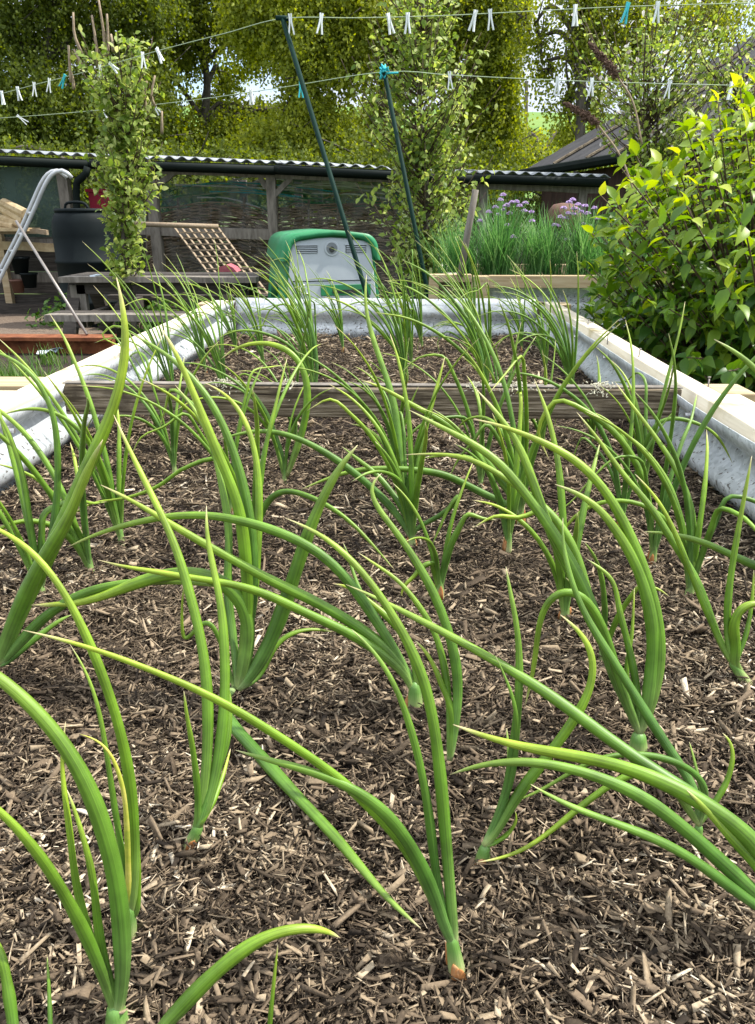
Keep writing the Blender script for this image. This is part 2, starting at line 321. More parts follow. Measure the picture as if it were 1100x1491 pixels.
def netting(name, colr, holes, dens):
    m, nt, Nn, Lk, b = new_mat(name)
    b.inputs['Base Color'].default_value = (*colr, 1); b.inputs['Roughness'].default_value = .6
    t = Nn.new('ShaderNodeBsdfTransparent'); ms = Nn.new('ShaderNodeMixShader')
    tc = Nn.new('ShaderNodeTexCoord'); nz = Nn.new('ShaderNodeTexNoise'); nz.inputs['Scale'].default_value = holes
    Lk.new(tc.outputs['Object'], nz.inputs[0]); mr = Nn.new('ShaderNodeMapRange'); mr.inputs[1].default_value = .3; mr.inputs[2].default_value = .7
    mr.inputs[3].default_value = dens-.15; mr.inputs[4].default_value = dens+.15
    Lk.new(nz.outputs[0], mr.inputs[0]); Lk.new(mr.outputs[0], ms.inputs[0])
    Lk.new(t.outputs[0], ms.inputs[1]); Lk.new(b.outputs[0], ms.inputs[2]); Lk.new(ms.outputs[0], Nn['Material Output'].inputs[0])
    return m
NETG = netting('green_netting', (.035, .07, .055), 6, .75)
NETD = netting('fine_wire_netting', (.12, .12, .11), 8, .08)
NETT = netting('teal_netting', (.04, .20, .19), 5, .7)

# ------------------------------------------------------------------ ground and far hill
def gz(x, y):
    """the plot rises gently to the left"""
    return np.clip(-(x+.9)*.075, 0, .5)*np.clip((y-2.5)/2.5, 0, 1)
xs = np.unique(np.r_[np.linspace(-900, -12, 14), np.linspace(-12, 12, 60), np.linspace(12, 900, 14)])
ys = np.unique(np.r_[np.linspace(-200, -3, 6), np.linspace(-3, 16, 60), np.linspace(16, 60, 12), np.linspace(60, 900, 50)])
gx, gy = np.meshgrid(xs, ys)
hz_ = 27*(1/(1+np.exp(-(gy-150)/28)))*(1+.10*np.sin(gx/70+.6)-.0016*gx)*(gy > 40)
g = gz(gx, gy)+hz_
V = np.stack([gx, gy, g], -1).reshape(-1, 3); nx, ny = len(xs), len(ys)
idx = (np.arange(ny-1)[:, None]*nx+np.arange(nx-1)[None]).ravel()
Fq = np.stack([idx, idx+1, idx+nx+1, idx+nx], 1)
gr = V[Fq].mean(1)[:, 1] < 70
structure(fastmesh('ground', V, Fq[gr], GROUND, smooth=True))
structure(fastmesh('hill', V, Fq[~gr], HILLM, smooth=True))

# ------------------------------------------------------------------ raised bed
XL, XR, YB, ZR, ZS = -.665, .537, 3.06, .894, .765
bed = thing('raised_bed', (0, 1.5, 0), 'long raised bed of corrugated galvanised sheet topped with pale timber rails, filled with onions', 'raised bed')
def corrugated(name, p, q, z0, z1, nrm, amp=.013, pitch=.078, parent=None, mat=GALV, phase=0):
    p, q, nrm = np.array(p, float), np.array(q, float), np.array(nrm, float)
    nl, nzv = 60, 40; zz = np.linspace(z0, z1, nzv); V = []
    ln = np.linalg.norm(q-p)
    for i in range(nl+1):
        t = i/nl; wob = .0015*math.sin(t*ln*9)+.001*math.sin(t*ln*23)
        for z in zz:
            a = amp*math.cos(2*math.pi*(z1-z)/pitch+phase)+wob
            V.append([*(p+(q-p)*t+nrm*a), z+.0015*math.sin(t*ln*14+1)])
    V = np.array(V); i0 = (np.arange(nl)[:, None]*nzv+np.arange(nzv-1)[None]).ravel()
    Fq = np.stack([i0, i0+nzv, i0+nzv+1, i0+1], 1)
    o = fastmesh(name, V, Fq, mat, smooth=True, parent=parent)
    s = o.modifiers.new('thick', 'SOLIDIFY'); s.thickness = .0012
    return o
corrugated('corrugated_side', (XL+.004, -.3), (XL+.004, YB-.02), .04, ZR+.006, (1, 0), amp=.021, pitch=.088, parent=bed, phase=-.5)
corrugated('corrugated_side', (XR-.004, -.3), (XR-.004, YB-.02), .04, ZR-.002, (-1, 0), amp=.021, pitch=.088, parent=bed, phase=-.5)
corrugated('corrugated_end', (XL+.02, YB-.012), (XR-.02, YB-.012), .04, ZR+.012, (0, -1), amp=.016, parent=bed, phase=2.2)
# outer skins so that the bed also holds from outside
corrugated('corrugated_side', (XL-.05, -.3), (XL-.05, YB+.03), .04, ZR-.05, (-1, 0), parent=bed)
corrugated('corrugated_side', (XR+.05, -.3), (XR+.05, YB+.03), .04, ZR-.05, (1, 0), parent=bed)
def rail(x0, x1, y0, y1, z0=ZR-.045, z1=ZR, m=PALEWOOD, name='rail', jit=.0015):
    return MB().beam(((x0+x1)/2, y0, (z0+z1)/2), ((x0+x1)/2, y1, (z0+z1)/2), abs(x1-x0), z1-z0, jit=jit).build(name, m, bed, bevel=.003)
rail(XR+.012, XR+.058, 1.425, YB+.03)
rail(XR+.012, XR+.090, -.3, 1.42, z1=ZR+.002)
rail(XL-.066, XL-.014, 1.425, YB+.03)
rail(XL-.110, XL-.014, -.3, 1.42, z1=ZR+.002)
MB().box((XR+.060, 1.44, ZR-.075), (XR+.128, 1.53, ZR-.002)).build('post', PALEWOODX, bed, bevel=.003)
MB().box((XL-.068, 1.47, ZR-.075), (XL-.20, 1.56, ZR-.002)).build('post', PALEWOODX, bed, bevel=.003)
MB().box((XR+.060, YB-.04, ZR-.075), (XR+.105, YB+.05, ZR-.004)).build('post', PALEWOODX, bed, bevel=.003)
MB().box((XL-.03, YB-.06, ZR-.06), (XL-.12, YB+.04, ZR-.004)).build('post', PALEWOODX, bed, bevel=.003)
rail(XL+.0, XR-.0, 0, 0) if False else MB().beam((XL-.02, YB+.022, ZR-.024), (XR+.010, YB+.022, ZR-.024), .04, .045, jit=.001).build('end_rail', OLDWOOD, bed, bevel=.003)
# cross plank
cp = MB().beam((XL+.018, 1.452, ZR-.022), (XR-.012, 1.452, ZR-.024), .032, .058, jit=.0012).build('cross_plank', OLDWOOD, bed, bevel=.003)
MB().beam((XL+.018, 1.452, ZR+.009), (XR-.010, 1.452, ZR+.007), .022, .002, jit=.0003).build('bleached_top', GREYWOOD, cp)
lm = MB()
for cxp, wd in ((330, 16), (755, 40), (880, 20), (870, 12), (325, 10), (745, 22), (690, 8), (420, 10)):
    P = atY(cxp, 561, 1.44)
    for k in range(40):
        q = np.array([P[0]+rng.normal(0, wd*.0008), 1.434+rng.uniform(0, .03), ZR+.011+abs(rng.normal(0, .0015))])
        if rng.random() < .4: q[1] = 1.4345; q[2] = ZR+.010-abs(rng.normal(0, .008))
        lm.tube([q, q+rng.normal(0, .003, 3)], .0009, 5)
o = lm.build('lichen', LICHEN, cp); o['kind'] = 'stuff'
for px, py, yy in ((815, 441, 0), (829, 457, 0), (856, 474, 0), (885, 496, 0), (930, 519, 0), (978, 546, 0), (1032, 563, 0)):
    P = atZ(px, py, ZR); lean = rng.normal(0, .003, 2)
    n = MB().tube([P-(0, 0, .01), P+(lean[0], lean[1], .017)], .0016, 6); n.tube([P+(lean[0], lean[1], .017), P+(lean[0], lean[1], .0185)], .0032, 8)
    n.build('nail', RUSTNAIL, bed, True)
for px, py in ((185, 512), (345, 452)):
    P = atZ(px, py, ZR); MB().tube([P-(0, 0, .01), P+(0, 0, .015)], .0016, 6).build('nail', RUSTNAIL, bed)
def bolt(c, nrm):
    c, nrm = np.array(c, float), np.array(nrm, float)
    MB().tube([c, c+nrm*.004], .008, 10).tube([c+nrm*.003, c+nrm*.012], .0042, 6).build('bolt', STEEL, bed)
for y in (2.9, 2.3, 1.95, 1.35, .95): bolt((XR-.022, y, ZR-.022), (-1, 0, 0))
for y in (2.9, 2.35, 1.8, 1.2, .8): bolt((XL+.024, y, ZR-.020), (1, 0, 0))
for x in (-.55, -.2, .12, .40): bolt((x, YB-.026, ZR-.045), (0, -1, 0))
# soil body with a slightly uneven top
def soil_h(x, y): return .004*np.sin(x*17+1)*np.sin(y*13)+.005*np.sin(x*7-y*9)+.012*np.exp(-((x-XR)/.07)**2)+.012*np.exp(-((x-XL)/.07)**2)
sx_, sy_ = np.linspace(XL+.002, XR-.002, 90), np.linspace(-.28, YB-.03, 200); gx, gy = np.meshgrid(sx_, sy_)
V = np.stack([gx, gy, ZS-.008+soil_h(gx, gy)], -1).reshape(-1, 3); i0 = (np.arange(199)[:, None]*90+np.arange(89)[None]).ravel()
structure(fastmesh('soil', V, np.stack([i0, i0+1, i0+91, i0+90], 1), SOIL, smooth=True))
# wood chips
def chips(n, y0, y1, x0, x1, s):
    P = np.stack([rng.uniform(x0, x1, n), rng.uniform(y0, y1, n), np.zeros(n)], 1)
    ln = s*np.exp(rng.normal(0, .5, n))*.0088; ln = np.minimum(ln, .028*s)
    wd = ln*rng.uniform(.07, .36, n); th = wd*rng.uniform(.12, .5, n)
    az = rng.uniform(0, 2*np.pi, n); az = np.where(rng.random(n) < .2, rng.normal(0, .6, n), az)
    tilt = rng.normal(0, .33, n); roll = rng.normal(0, .5, n)
    D = np.stack([np.cos(az)*np.cos(tilt), np.sin(az)*np.cos(tilt), np.sin(tilt)], 1)
    S = unit(np.cross(D, [0, 0, 1.])); Nn = np.cross(S, D)
    S2 = S*np.cos(roll)[:, None]+Nn*np.sin(roll)[:, None]; N2 = np.cross(S2, D)
    lump = np.sin(P[:, 0]*61+P[:, 1]*37)*np.sin(P[:, 1]*53-P[:, 0]*29)*.005
    P[:, 2] = ZS-.004+soil_h(P[:, 0], P[:, 1])+lump+rng.uniform(0, .010, n)+np.abs(np.sin(tilt))*ln*.2
    V = np.empty((n, 8, 3)); k = 0
    for a in (-1, 1):
        e = rng.uniform(.25, 1.0, n); skew = rng.normal(0, .35, n)
        for b in (-1, 1):
            for c in (-1, 1):
                V[:, k] = P+D*(ln/2*a*(1+.18*rng.normal(0, 1, n)))[:, None]+S2*(wd/2*(b*e+skew))[:, None]+N2*(th/2*c*e)[:, None]; k += 1
    f = np.array([(0, 1, 3, 2), (4, 6, 7, 5), (0, 4, 5, 1), (2, 3, 7, 6), (0, 2, 6, 4), (1, 5, 7, 3)])
    t = np.clip(rng.beta(1.35, 1.9, n)+np.where(rng.random(n) < .14, .35, 0), 0, 1)
    t = t*(.86+.14*np.sin(P[:, 0]*9+P[:, 1]*7)*np.sin(P[:, 1]*11-P[:, 0]*5+2))
    return V.reshape(-1, 3), (f[None]+(np.arange(n)*8)[:, None, None]).reshape(-1, 4), np.repeat(t, 8)
parts = [chips(70000, .20, 1.0, -.52, .50, .42), chips(115000, .20, .85, -.50, .50, .78), chips(2200, .20, .95, -.5, .5, 1.5), chips(62000, .80, 1.6, XL+.01, XR-.01, .95), chips(34000, 1.5, 3.02, XL+.01, XR-.01, 1.35),
         chips(7000, -.2, .25, XL+.01, XR-.01, 1.5)]
off = 0; Vs = []; Fs = []; Ts = []
for v, f, t in parts: Vs.append(v); Fs.append(f+off); Ts.append(t); off += len(v)
tag(fastmesh('wood_chip_mulch', np.concatenate(Vs), np.concatenate(Fs), CHIP, np.concatenate(Ts)),
    'brown wood chip mulch covering the soil between the onion plants', 'mulch', kind='stuff')

# ------------------------------------------------------------------ onions
def leaf_profile(t, w, neck=.8):
    """radius along the leaf: sheath, hollow swelling, long taper to the tip"""
    r = np.interp(t, [0, .05, .18, .38, .65, .85, .95, 1], [neck*.75, neck, 1.0, 1.0, .78, .52, .28, .035])
    return w/2*r
def leaf_obj(pts, width, parent, flat=.8, n=None, name='leaf', smooth=0, m=None):
    n = n or 34; S = spline(pts, n); t = np.linspace(0, 1, n)
    for _ in range(smooth): S[1:-1] = S[1:-1]*.5+(S[:-2]+S[2:])*.25
    r = leaf_profile(t, width)*(1+.05*np.sin(t*23+width*900))
    return MB().tube(S, r, 10, flat).build(name, m or ONION, parent, True)
def neck_obj(base, top, w, parent, skin=True):
    base, top = np.array(base, float), np.array(top, float); t = np.linspace(0, 1, 8)[:, None]
    P = (base-(0, 0, .006))*(1-t)+top*t; r = w/2*np.interp(t[:, 0], [0, .15, .5, .85, 1], [.98, 1.0, .84, .66, .25])
    b = MB().tube(P, r, 14).build('neck', NECK, parent, True)
    if skin:
        s = MB()
        for k in range(4):
            a = rng.uniform(0, 6.28); h = (top-base)*rng.uniform(.25, .6); o = np.array([math.cos(a), math.sin(a), 0])*w*.42
            s.tube([base+o*1.0-(0, 0, .004), base+o*1.02+h*.4, base+o*1.05+h*.8, base+o*1.25+h*1.15], [w*.30, w*.30, w*.2, w*.03], 7, .4)
        s.build('papery_skin', SKIN, parent, True)
GRP = 'onion plants growing in the raised bed'
def traced(bx, by, label, leaves, neck=None, skin=True, nw=26):
    """base pixel on the soil; each leaf: pixel polyline from the neck to the tip, width in px, Y change at the tip (or 'soil')"""
    B = atZ(bx, by, ZS+soil_h(*atZ(bx, by, ZS)[:2])); t = thing('onion_plant', B, label, 'onion plant', GRP)
    T = B+(0, 0, .035)
    if neck: T = atY(neck[0], neck[1], B[1]); neck_obj(B, T, nw*zc(B)/F, t, skin)
    for L_ in leaves:
        pts, wpx, dy = L_[0], L_[1], L_[2]
        p2 = np.array(pts, float); d = np.r_[0, np.cumsum(np.linalg.norm(np.diff(p2, axis=0), axis=1))]; d /= d[-1]
        if dy == 'soil': dy = atZ(*pts[-1], ZS+.006)[1]-B[1]
        prof = L_[3] if len(L_) > 3 else 1.0
        W = [atY(x, y, B[1]+dy*(u**prof)+.0012*k) for (x, y), u, k in zip(pts, d, range(99))]
        if L_[-1] == 'rooted' or neck: pass
        W = [B*.3+np.array(W[0])*.7] + W if not neck and np.linalg.norm(np.array(W[0])-B) > .004 else W
        W = [B*.5+T*.5]+W if neck else W
        W = [np.array(q) for q in W]
        for q in W: q[2] = max(q[2], ZS+.016)
        lf = leaf_obj(W, .80*wpx*.5*(zc(W[len(W)//3])+zc(W[0]))/F, t, flat=rng.uniform(.72, .92), n=44, smooth=14, m=YELLOWL if L_[-1] == 'yellow' else None)
        if L_[-1] == 'yellow': lf['label'] = 'bent yellowing leaf'
    return t
traced(668, 1415, 'onion plant at the front centre with papery orange base and leaf arching far left', [
    ([(655, 1372), (638, 1320), (618, 1268), (588, 1215), (560, 1180), (515, 1148), (480, 1133), (420, 1112), (370, 1103), (343, 1092)], 25, -.02),
    ([(655, 1365), (641, 1313), (633, 1255), (619, 1145), (597, 1055), (583, 1013), (565, 976), (535, 933), (512, 916)], 17, .03),
    ([(661, 1365), (656, 1300), (646, 1182), (638, 1091), (630, 1042), (619, 984), (586, 918), (554, 864), (510, 809), (477, 780), (448, 762), (415, 754)], 22, .05),
    ([(652, 1365), (628, 1300), (595, 1240), (572, 1208), (530, 1165), (480, 1119), (420, 1082), (350, 1036), (290, 1003), (200, 968), (120, 936), (65, 926), (32, 917)], 19, -.03),
], neck=(657, 1360), nw=26)
traced(172, 1496, 'thick leaved onion plant in the bottom left corner standing nearest the front', [
    ([(176, 1465), (180, 1400), (172, 1290), (150, 1200), (118, 1120), (80, 1062), (40, 1020), (0, 985), (-60, 945), (-140, 930)], 33, .02),
    ([(165, 1460), (125, 1360), (75, 1270), (40, 1222), (0, 1180), (-60, 1135), (-120, 1110)], 24, -.02),
    ([(163, 1440), (145, 1364), (135, 1273), (121, 1218), (108, 1175), (98, 1150)], 17, .02),
    ([(160, 1450), (125, 1342), (110, 1284), (101, 1200), (94, 1156), (89, 1091), (96, 1051)], 15, .03),
], neck=(168, 1462), skin=False, nw=40)
traced(188, 1364, 'onion plant with a pale neck and a bent yellowing leaf, behind the bottom left one', [
    ([(194, 1310), (197, 1230), (189, 1127), (171, 1045), (153, 991), (124, 918), (102, 875), (73, 827), (36, 787), (0, 767), (-50, 752)], 21, .03),
    ([(188, 1305), (183, 1269), (171, 1200), (160, 1127), (149, 1055), (147, 1045), (135, 998), (120, 965), (102, 938)], 12, .03),
    ([(188, 1310), (186, 1230), (182, 1160), (172, 1120), (158, 1088), (140, 1072), (117, 1069)], 11, -.005, 1.0, 'yellow'),
    ([(184, 1312), (168, 1260), (158, 1230)], 16, .0),
    ([(200, 1330), (202, 1270), (200, 1215), (196, 1180)], 10, .01),
], neck=(190, 1318), skin=False, nw=22)
traced(272, 1232, 'onion plant left of centre with an orange base and two upright long leaves', [
    ([(288, 1196), (288, 1150), (281, 1090), (272, 1040), (268, 1006)], 13, .0),
    ([(294, 1195), (301, 1120), (304, 1027), (298, 955), (287, 900), (273, 853), (262, 809), (240, 755), (218, 718), (204, 683), (182, 643), (166, 604)], 20, .10),
    ([(296, 1195), (316, 1120), (328, 1016), (325, 900), (316, 850), (305, 800), (298, 765), (301, 736)], 20, .08),
    ([(294, 1195), (305, 1150), (330, 1080), (334, 1010), (322, 980)], 18, .04),
    ([(298, 1190), (312, 1165), (325, 1130), (336, 1090)], 11, .05),
], neck=(292, 1198), nw=22)
traced(345, 1030, 'big onion plant left of centre with one leaf arching left like a bridge', [
    ([(348, 1005), (358, 930), (362, 870), (349, 734), (327, 686), (309, 639), (291, 595), (269, 541), (251, 497), (234, 476)], 22, .03),
    ([(350, 1005), (360, 950), (365, 905), (352, 868), (325, 844), (290, 832), (240, 836), (190, 852), (140, 873), (90, 881), (45, 881)], 27, .02),
    ([(350, 1010), (372, 975), (400, 920), (425, 850), (452, 768), (480, 705), (503, 668), (521, 648)], 27, .02),
    ([(352, 1015), (378, 985), (397, 947), (419, 925), (452, 916), (485, 920)], 13, .04),
    ([(340, 1005), (318, 1022), (335, 1060), (368, 1105), (420, 1182), (490, 1267), (545, 1343), (572, 1376), (590, 1390), (612, 1391)], 22, 'soil', .8),
    ([(346, 1000), (365, 900), (370, 800), (355, 705), (335, 640), (312, 588), (284, 552), (255, 523), (218, 497), (190, 485)], 19, .06),
    ([(348, 1000), (366, 900), (376, 790), (378, 705), (371, 650), (360, 614), (338, 577), (313, 561), (298, 557)], 16, .10),
    ([(340, 1000), (320, 930), (300, 900), (268, 935), (266, 860), (270, 848)][::1], 9, .0),
    ([(345, 990), (340, 920), (330, 860), (335, 780), (322, 700), (300, 620), (255, 560)], 16, .12),
], neck=None)
traced(605, 1034, 'onion plant in the middle with thick neck and fan of leaves blown left', [
    ([(603, 990), (580, 962), (554, 935), (514, 906), (477, 886), (441, 865), (397, 849), (364, 827), (320, 805), (284, 784), (218, 744), (182, 722), (147, 706)], 21, .02),
    ([(603, 990), (568, 962), (521, 927), (470, 904), (423, 882), (385, 862), (327, 847), (273, 842), (235, 832), (205, 829), (165, 825), (142, 815)], 18, -.02),
    ([(603, 988), (592, 970), (568, 936), (539, 889), (510, 845), (477, 809), (441, 787), (397, 770), (345, 755), (302, 747), (233, 752), (182, 764), (138, 777), (96, 798)], 19, .03),
    ([(608, 990), (602, 955), (583, 918), (555, 890), (510, 855), (485, 850)], 15, .03),
    ([(604, 992), (580, 958), (545, 900), (520, 850), (505, 800), (500, 790)], 11, .08),
], neck=(604, 992), nw=25)
traced(655, 1122, 'onion plant just right of centre whose outer leaf ends in a small hook', [
    ([(655, 1100), (666, 1040), (667, 973), (655, 925), (641, 882), (623, 845), (601, 809), (583, 780), (554, 747), (537, 725), (529, 704), (536, 692), (556, 689)], 18, .05),
    ([(654, 1100), (656, 1040), (648, 976), (641, 940), (626, 904), (605, 875), (583, 845), (554, 827), (521, 804)], 13, .05),
    ([(656, 1100), (659, 1035), (648, 1009), (634, 973), (618, 945), (604, 932)], 13, .02),
], neck=None)
traced(700, 1257, 'onion plant right of centre with torn brown skin round its base, one leaf S shaped', [
    ([(708, 1228), (722, 1200), (740, 1145), (748, 1091), (756, 1009), (756, 936), (748, 882), (739, 845), (737, 825)], 17, .04),
    ([(714, 1228), (752, 1160), (800, 1098), (836, 1049), (857, 1012), (867, 975), (861, 940), (842, 914), (816, 895)], 21, .03),
    ([(710, 1226), (742, 1150), (753, 1085), (752, 1035), (742, 1000), (722, 955)], 10, .02),
    ([(712, 1234), (738, 1216), (752, 1195), (750, 1180)], 10, .0),
    ([(712, 1228), (732, 1180), (742, 1120), (738, 1060)], 13, .05),
], neck=(708, 1230), nw=25)
traced(1165, 1390, 'large onion plant cut off by the right edge with leaves lying across to the left', [
    ([(1160, 1350), (1120, 1320), (1080, 1282), (1030, 1236), (980, 1192), (930, 1155), (870, 1130), (820, 1115), (770, 1107), (720, 1109), (680, 1116), (655, 1128)], 27, .02),
    ([(1160, 1330), (1100, 1226), (1050, 1185), (990, 1150), (930, 1123), (870, 1106), (800, 1095), (740, 1083), (700, 1071), (660, 1055)], 31, .06),
    ([(1160, 1370), (1100, 1318), (1050, 1281), (1000, 1245), (950, 1219), (900, 1200), (850, 1182), (810, 1165), (773, 1142)], 22, -.01),
    ([(1165, 1340), (1130, 1240), (1045, 1180), (960, 1128), (918, 1098), (882, 1073), (809, 1016), (773, 991), (743, 976), (695, 947), (652, 922), (612, 904), (575, 885), (539, 862), (504, 851)], 25, .13),
    ([(1165, 1350), (1110, 1270), (1060, 1215), (1030, 1180), (1000, 1150)], 22, .02),
], neck=None)
traced(1013, 1228, 'onion plant with a bright orange base under the crossing leaves at the right', [
    ([(1020, 1195), (1022, 1165), (995, 1120), (955, 1062), (925, 1012), (889, 955), (856, 904), (835, 856), (822, 809), (816, 773), (820, 754)], 18, .08),
    ([(1018, 1195), (1031, 1160), (1025, 1137), (1005, 1118), (973, 1105), (936, 1097), (900, 1098), (864, 1106), (827, 1127), (780, 1156), (740, 1170)], 13, -.03),
    ([(1020, 1198), (1042, 1167), (1060, 1135), (1068, 1098), (1062, 1076), (1052, 1067)], 12, .02),
    ([(1016, 1200), (1022, 1160), (1012, 1110), (1004, 1080)], 8, .04),
    ([(1014, 1200), (985, 1150), (940, 1118), (889, 1142), (864, 1160), (831, 1186), (791, 1220), (744, 1258), (692, 1288)], 16, 'soil'),
], neck=(1019, 1200), nw=18)
traced(930, 1092, 'tall onion plant right of centre with the thickest bundle of leaves leaning up and left', [
    ([(938, 1062), (944, 1015), (950, 965), (952, 918), (944, 875), (933, 835), (915, 798), (893, 765), (871, 736), (845, 718), (808, 705)], 24, .03),
    ([(940, 1062), (958, 1000), (963, 940), (957, 890), (936, 820), (918, 784), (904, 744), (875, 705), (856, 680), (820, 655), (765, 633), (722, 614), (690, 610)], 21, .05),
    ([(930, 1065), (918, 1030), (900, 1000), (875, 918), (853, 864), (827, 827), (808, 790), (790, 745), (773, 690), (755, 640), (729, 607), (695, 568)], 23, .06),
    ([(928, 1065), (890, 960), (864, 885), (838, 830), (813, 787), (790, 748), (760, 715), (736, 676), (700, 650), (664, 632), (627, 615), (596, 597)], 23, .06),
    ([(928, 1060), (905, 1000), (875, 905), (850, 862), (825, 853), (803, 858), (786, 892), (781, 950), (773, 1000), (764, 1030)], 17, -.02),
    ([(932, 1065), (929, 1009), (913, 930), (900, 882), (896, 845), (875, 827), (853, 813)], 14, .04),
    ([(930, 1065), (912, 980), (920, 930), (924, 856)], 9, .05),
    ([(925, 1060), (885, 950), (862, 900), (850, 830), (835, 790), (800, 740), (740, 700), (690, 665), (640, 660), (590, 662)], 17, .12),
], neck=(931, 1066), skin=False, nw=30)
traced(1092, 992, 'onion plant at the right edge leaning out of the bed soil with three splayed leaves', [
    ([(1066, 966), (1056, 955), (1035, 900), (1016, 845), (998, 816), (976, 784), (955, 747), (933, 718), (905, 690), (880, 650), (840, 600)], 15, .08),
    ([(1064, 962), (1059, 920), (1060, 875), (1067, 820), (1075, 773), (1085, 718), (1095, 664)], 13, .03),
    ([(1068, 966), (1072, 940), (1068, 911), (1080, 885), (1102, 878), (1130, 884)], 20, .0),
    ([(1070, 968), (1085, 930), (1095, 880), (1098, 830)], 9, .03),
    ([(1062, 962), (1020, 868), (985, 780), (960, 730), (925, 690)], 12, .05),
], neck=(1064, 962), skin=False, nw=17)
traced(-8, 990, 'dark green onion plant at the left edge, its broad leaves reaching to a point', [
    ([(2, 960), (40, 872), (80, 790), (112, 712), (145, 645), (168, 590), (181, 540), (186, 500), (182, 445), (170, 404)], 27, .03),
    ([(-2, 965), (22, 900), (62, 815), (98, 760), (125, 690), (150, 640)], 27, -.015),
    ([(2, 968), (30, 935), (65, 898), (112, 868), (160, 852), (215, 846), (280, 848), (330, 856)], 19, -.02),
    ([(5, 970), (45, 935), (85, 905), (105, 895)], 16, .03),
    ([(-10, 960), (-40, 900), (-80, 860)], 22, .0),
], neck=None)
traced(1225, 905, 'onion plant beyond the right edge sending a single long arching leaf into view', [
    ([(1210, 890), (1160, 850), (1110, 828), (1075, 813), (1045, 798), (1009, 784), (969, 776), (937, 774)], 17, .0),
    ([(1215, 870), (1180, 700), (1140, 590), (1100, 535), (1070, 510), (1040, 494)], 20, .02),
], neck=None)
traced(243, 1560, 'onion leaf pair rising from below the bottom edge, one curving right over the chips', [
    ([(225, 1510), (270, 1460), (320, 1410), (370, 1372), (410, 1355), (450, 1350), (480, 1355), (496, 1366)], 29, .02),
    ([(385, 1530), (395, 1470), (400, 1420), (405, 1375)], 11, .01),
], neck=None)
traced(10, 1560, 'onion plant cut off by the bottom left corner with two upright leaf tips', [
    ([(20, 1500), (12, 1440), (0, 1385), (-30, 1330)], 22, .02),
    ([(72, 1510), (72, 1450), (69, 1392)], 9, .02),
], neck=None)
def fix_points(B, pts, dy, prof=1.0):
    p2 = np.array(pts, float); d = np.r_[0, np.cumsum(np.linalg.norm(np.diff(p2, axis=0), axis=1))]; d /= d[-1]
    W = [B*.8+np.array(atY(*pts[0], B[1]))*.2]+[np.array(atY(x, y, B[1]+dy*u**prof)) for (x, y), u in zip(pts, d)]
    for q in W: q[2] = max(q[2], ZS+.012)
    return W
EXTRA = {   # long arching leaves that single plants out
    (758, 760): [([(752, 738), (738, 732), (700, 718), (664, 697), (627, 686), (555, 682), (504, 687), (438, 713)], 13, -.05),
                 ([(750, 730), (715, 680), (680, 640), (640, 610), (600, 590), (560, 565), (525, 553)], 12, .05),
                 ([(752, 730), (722, 690), (690, 668), (655, 662), (612, 668)], 9, .02)],
    (600, 795): [([(594, 770), (573, 742), (540, 708), (500, 676), (460, 650), (424, 634), (390, 626), (350, 630), (318, 641)], 13, .0),
                 ([(598, 765), (580, 730), (548, 690), (520, 668), (498, 650)], 11, .05),
                 ([(603, 770), (640, 752), (668, 728), (672, 716), (655, 735), (640, 770), (628, 800)], 9, -.03)],
    (415, 703): [([(430, 660), (443, 620), (449, 580), (446, 545), (430, 515), (400, 500), (370, 498), (338, 508), (322, 523)], 12, .04),
                 ([(412, 670), (400, 630), (385, 595), (362, 565), (343, 553)], 9, .03)],
    (590, 748): [([(584, 700), (582, 650), (576, 595), (560, 540), (542, 490), (531, 440), (534, 400)], 12, .12),
                 ([(605, 700), (618, 630), (636, 565), (648, 520)], 10, .08)],
    (935, 725): [([(936, 690), (938, 655), (951, 620), (973, 607), (1013, 615), (1045, 633), (1067, 675)], 8, -.02)],
    (1003, 872): [([(1009, 835), (1009, 745), (987, 687), (955, 636), (920, 590), (896, 556)], 11, .10)],
    (133, 838): [([(130, 815), (120, 785), (102, 750), (78, 720), (55, 697), (25, 683), (-10, 674)], 9, -.02)],
    (62, 872): [([(62, 840), (78, 770), (85, 700), (84, 650), (80, 605), (65, 568), (40, 534), (0, 512), (-30, 505)], 12, .03),
                ([(58, 840), (47, 785), (35, 701), (22, 654), (6, 614), (-15, 585)], 12, .02)],
    (178, 795): [([(172, 760), (160, 710), (145, 668), (127, 639), (105, 614), (73, 596), (36, 594), (0, 605)], 10, -.03)],
    (372, 815): [([(372, 780), (385, 735), (410, 712), (450, 722), (500, 750), (540, 790), (575, 830)], 11, -.08)],
    (592, 565): [([(594, 540), (570, 500), (530, 460), (500, 440), (470, 432)], 6, .0)],
    (710, 575): [([(704, 540), (680, 495), (640, 450), (600, 420), (560, 408)], 6, .05), ([(706, 540), (690, 480), (655, 430), (620, 395), (585, 378)], 6, .08), ([(702, 545), (660, 500), (600, 465), (545, 455)], 6, -.05)],
    (458, 575): [([(450, 545), (430, 510), (395, 488), (350, 480), (318, 492)], 6, -.05), ([(462, 540), (455, 480), (430, 430), (405, 395)], 6, .05)]}
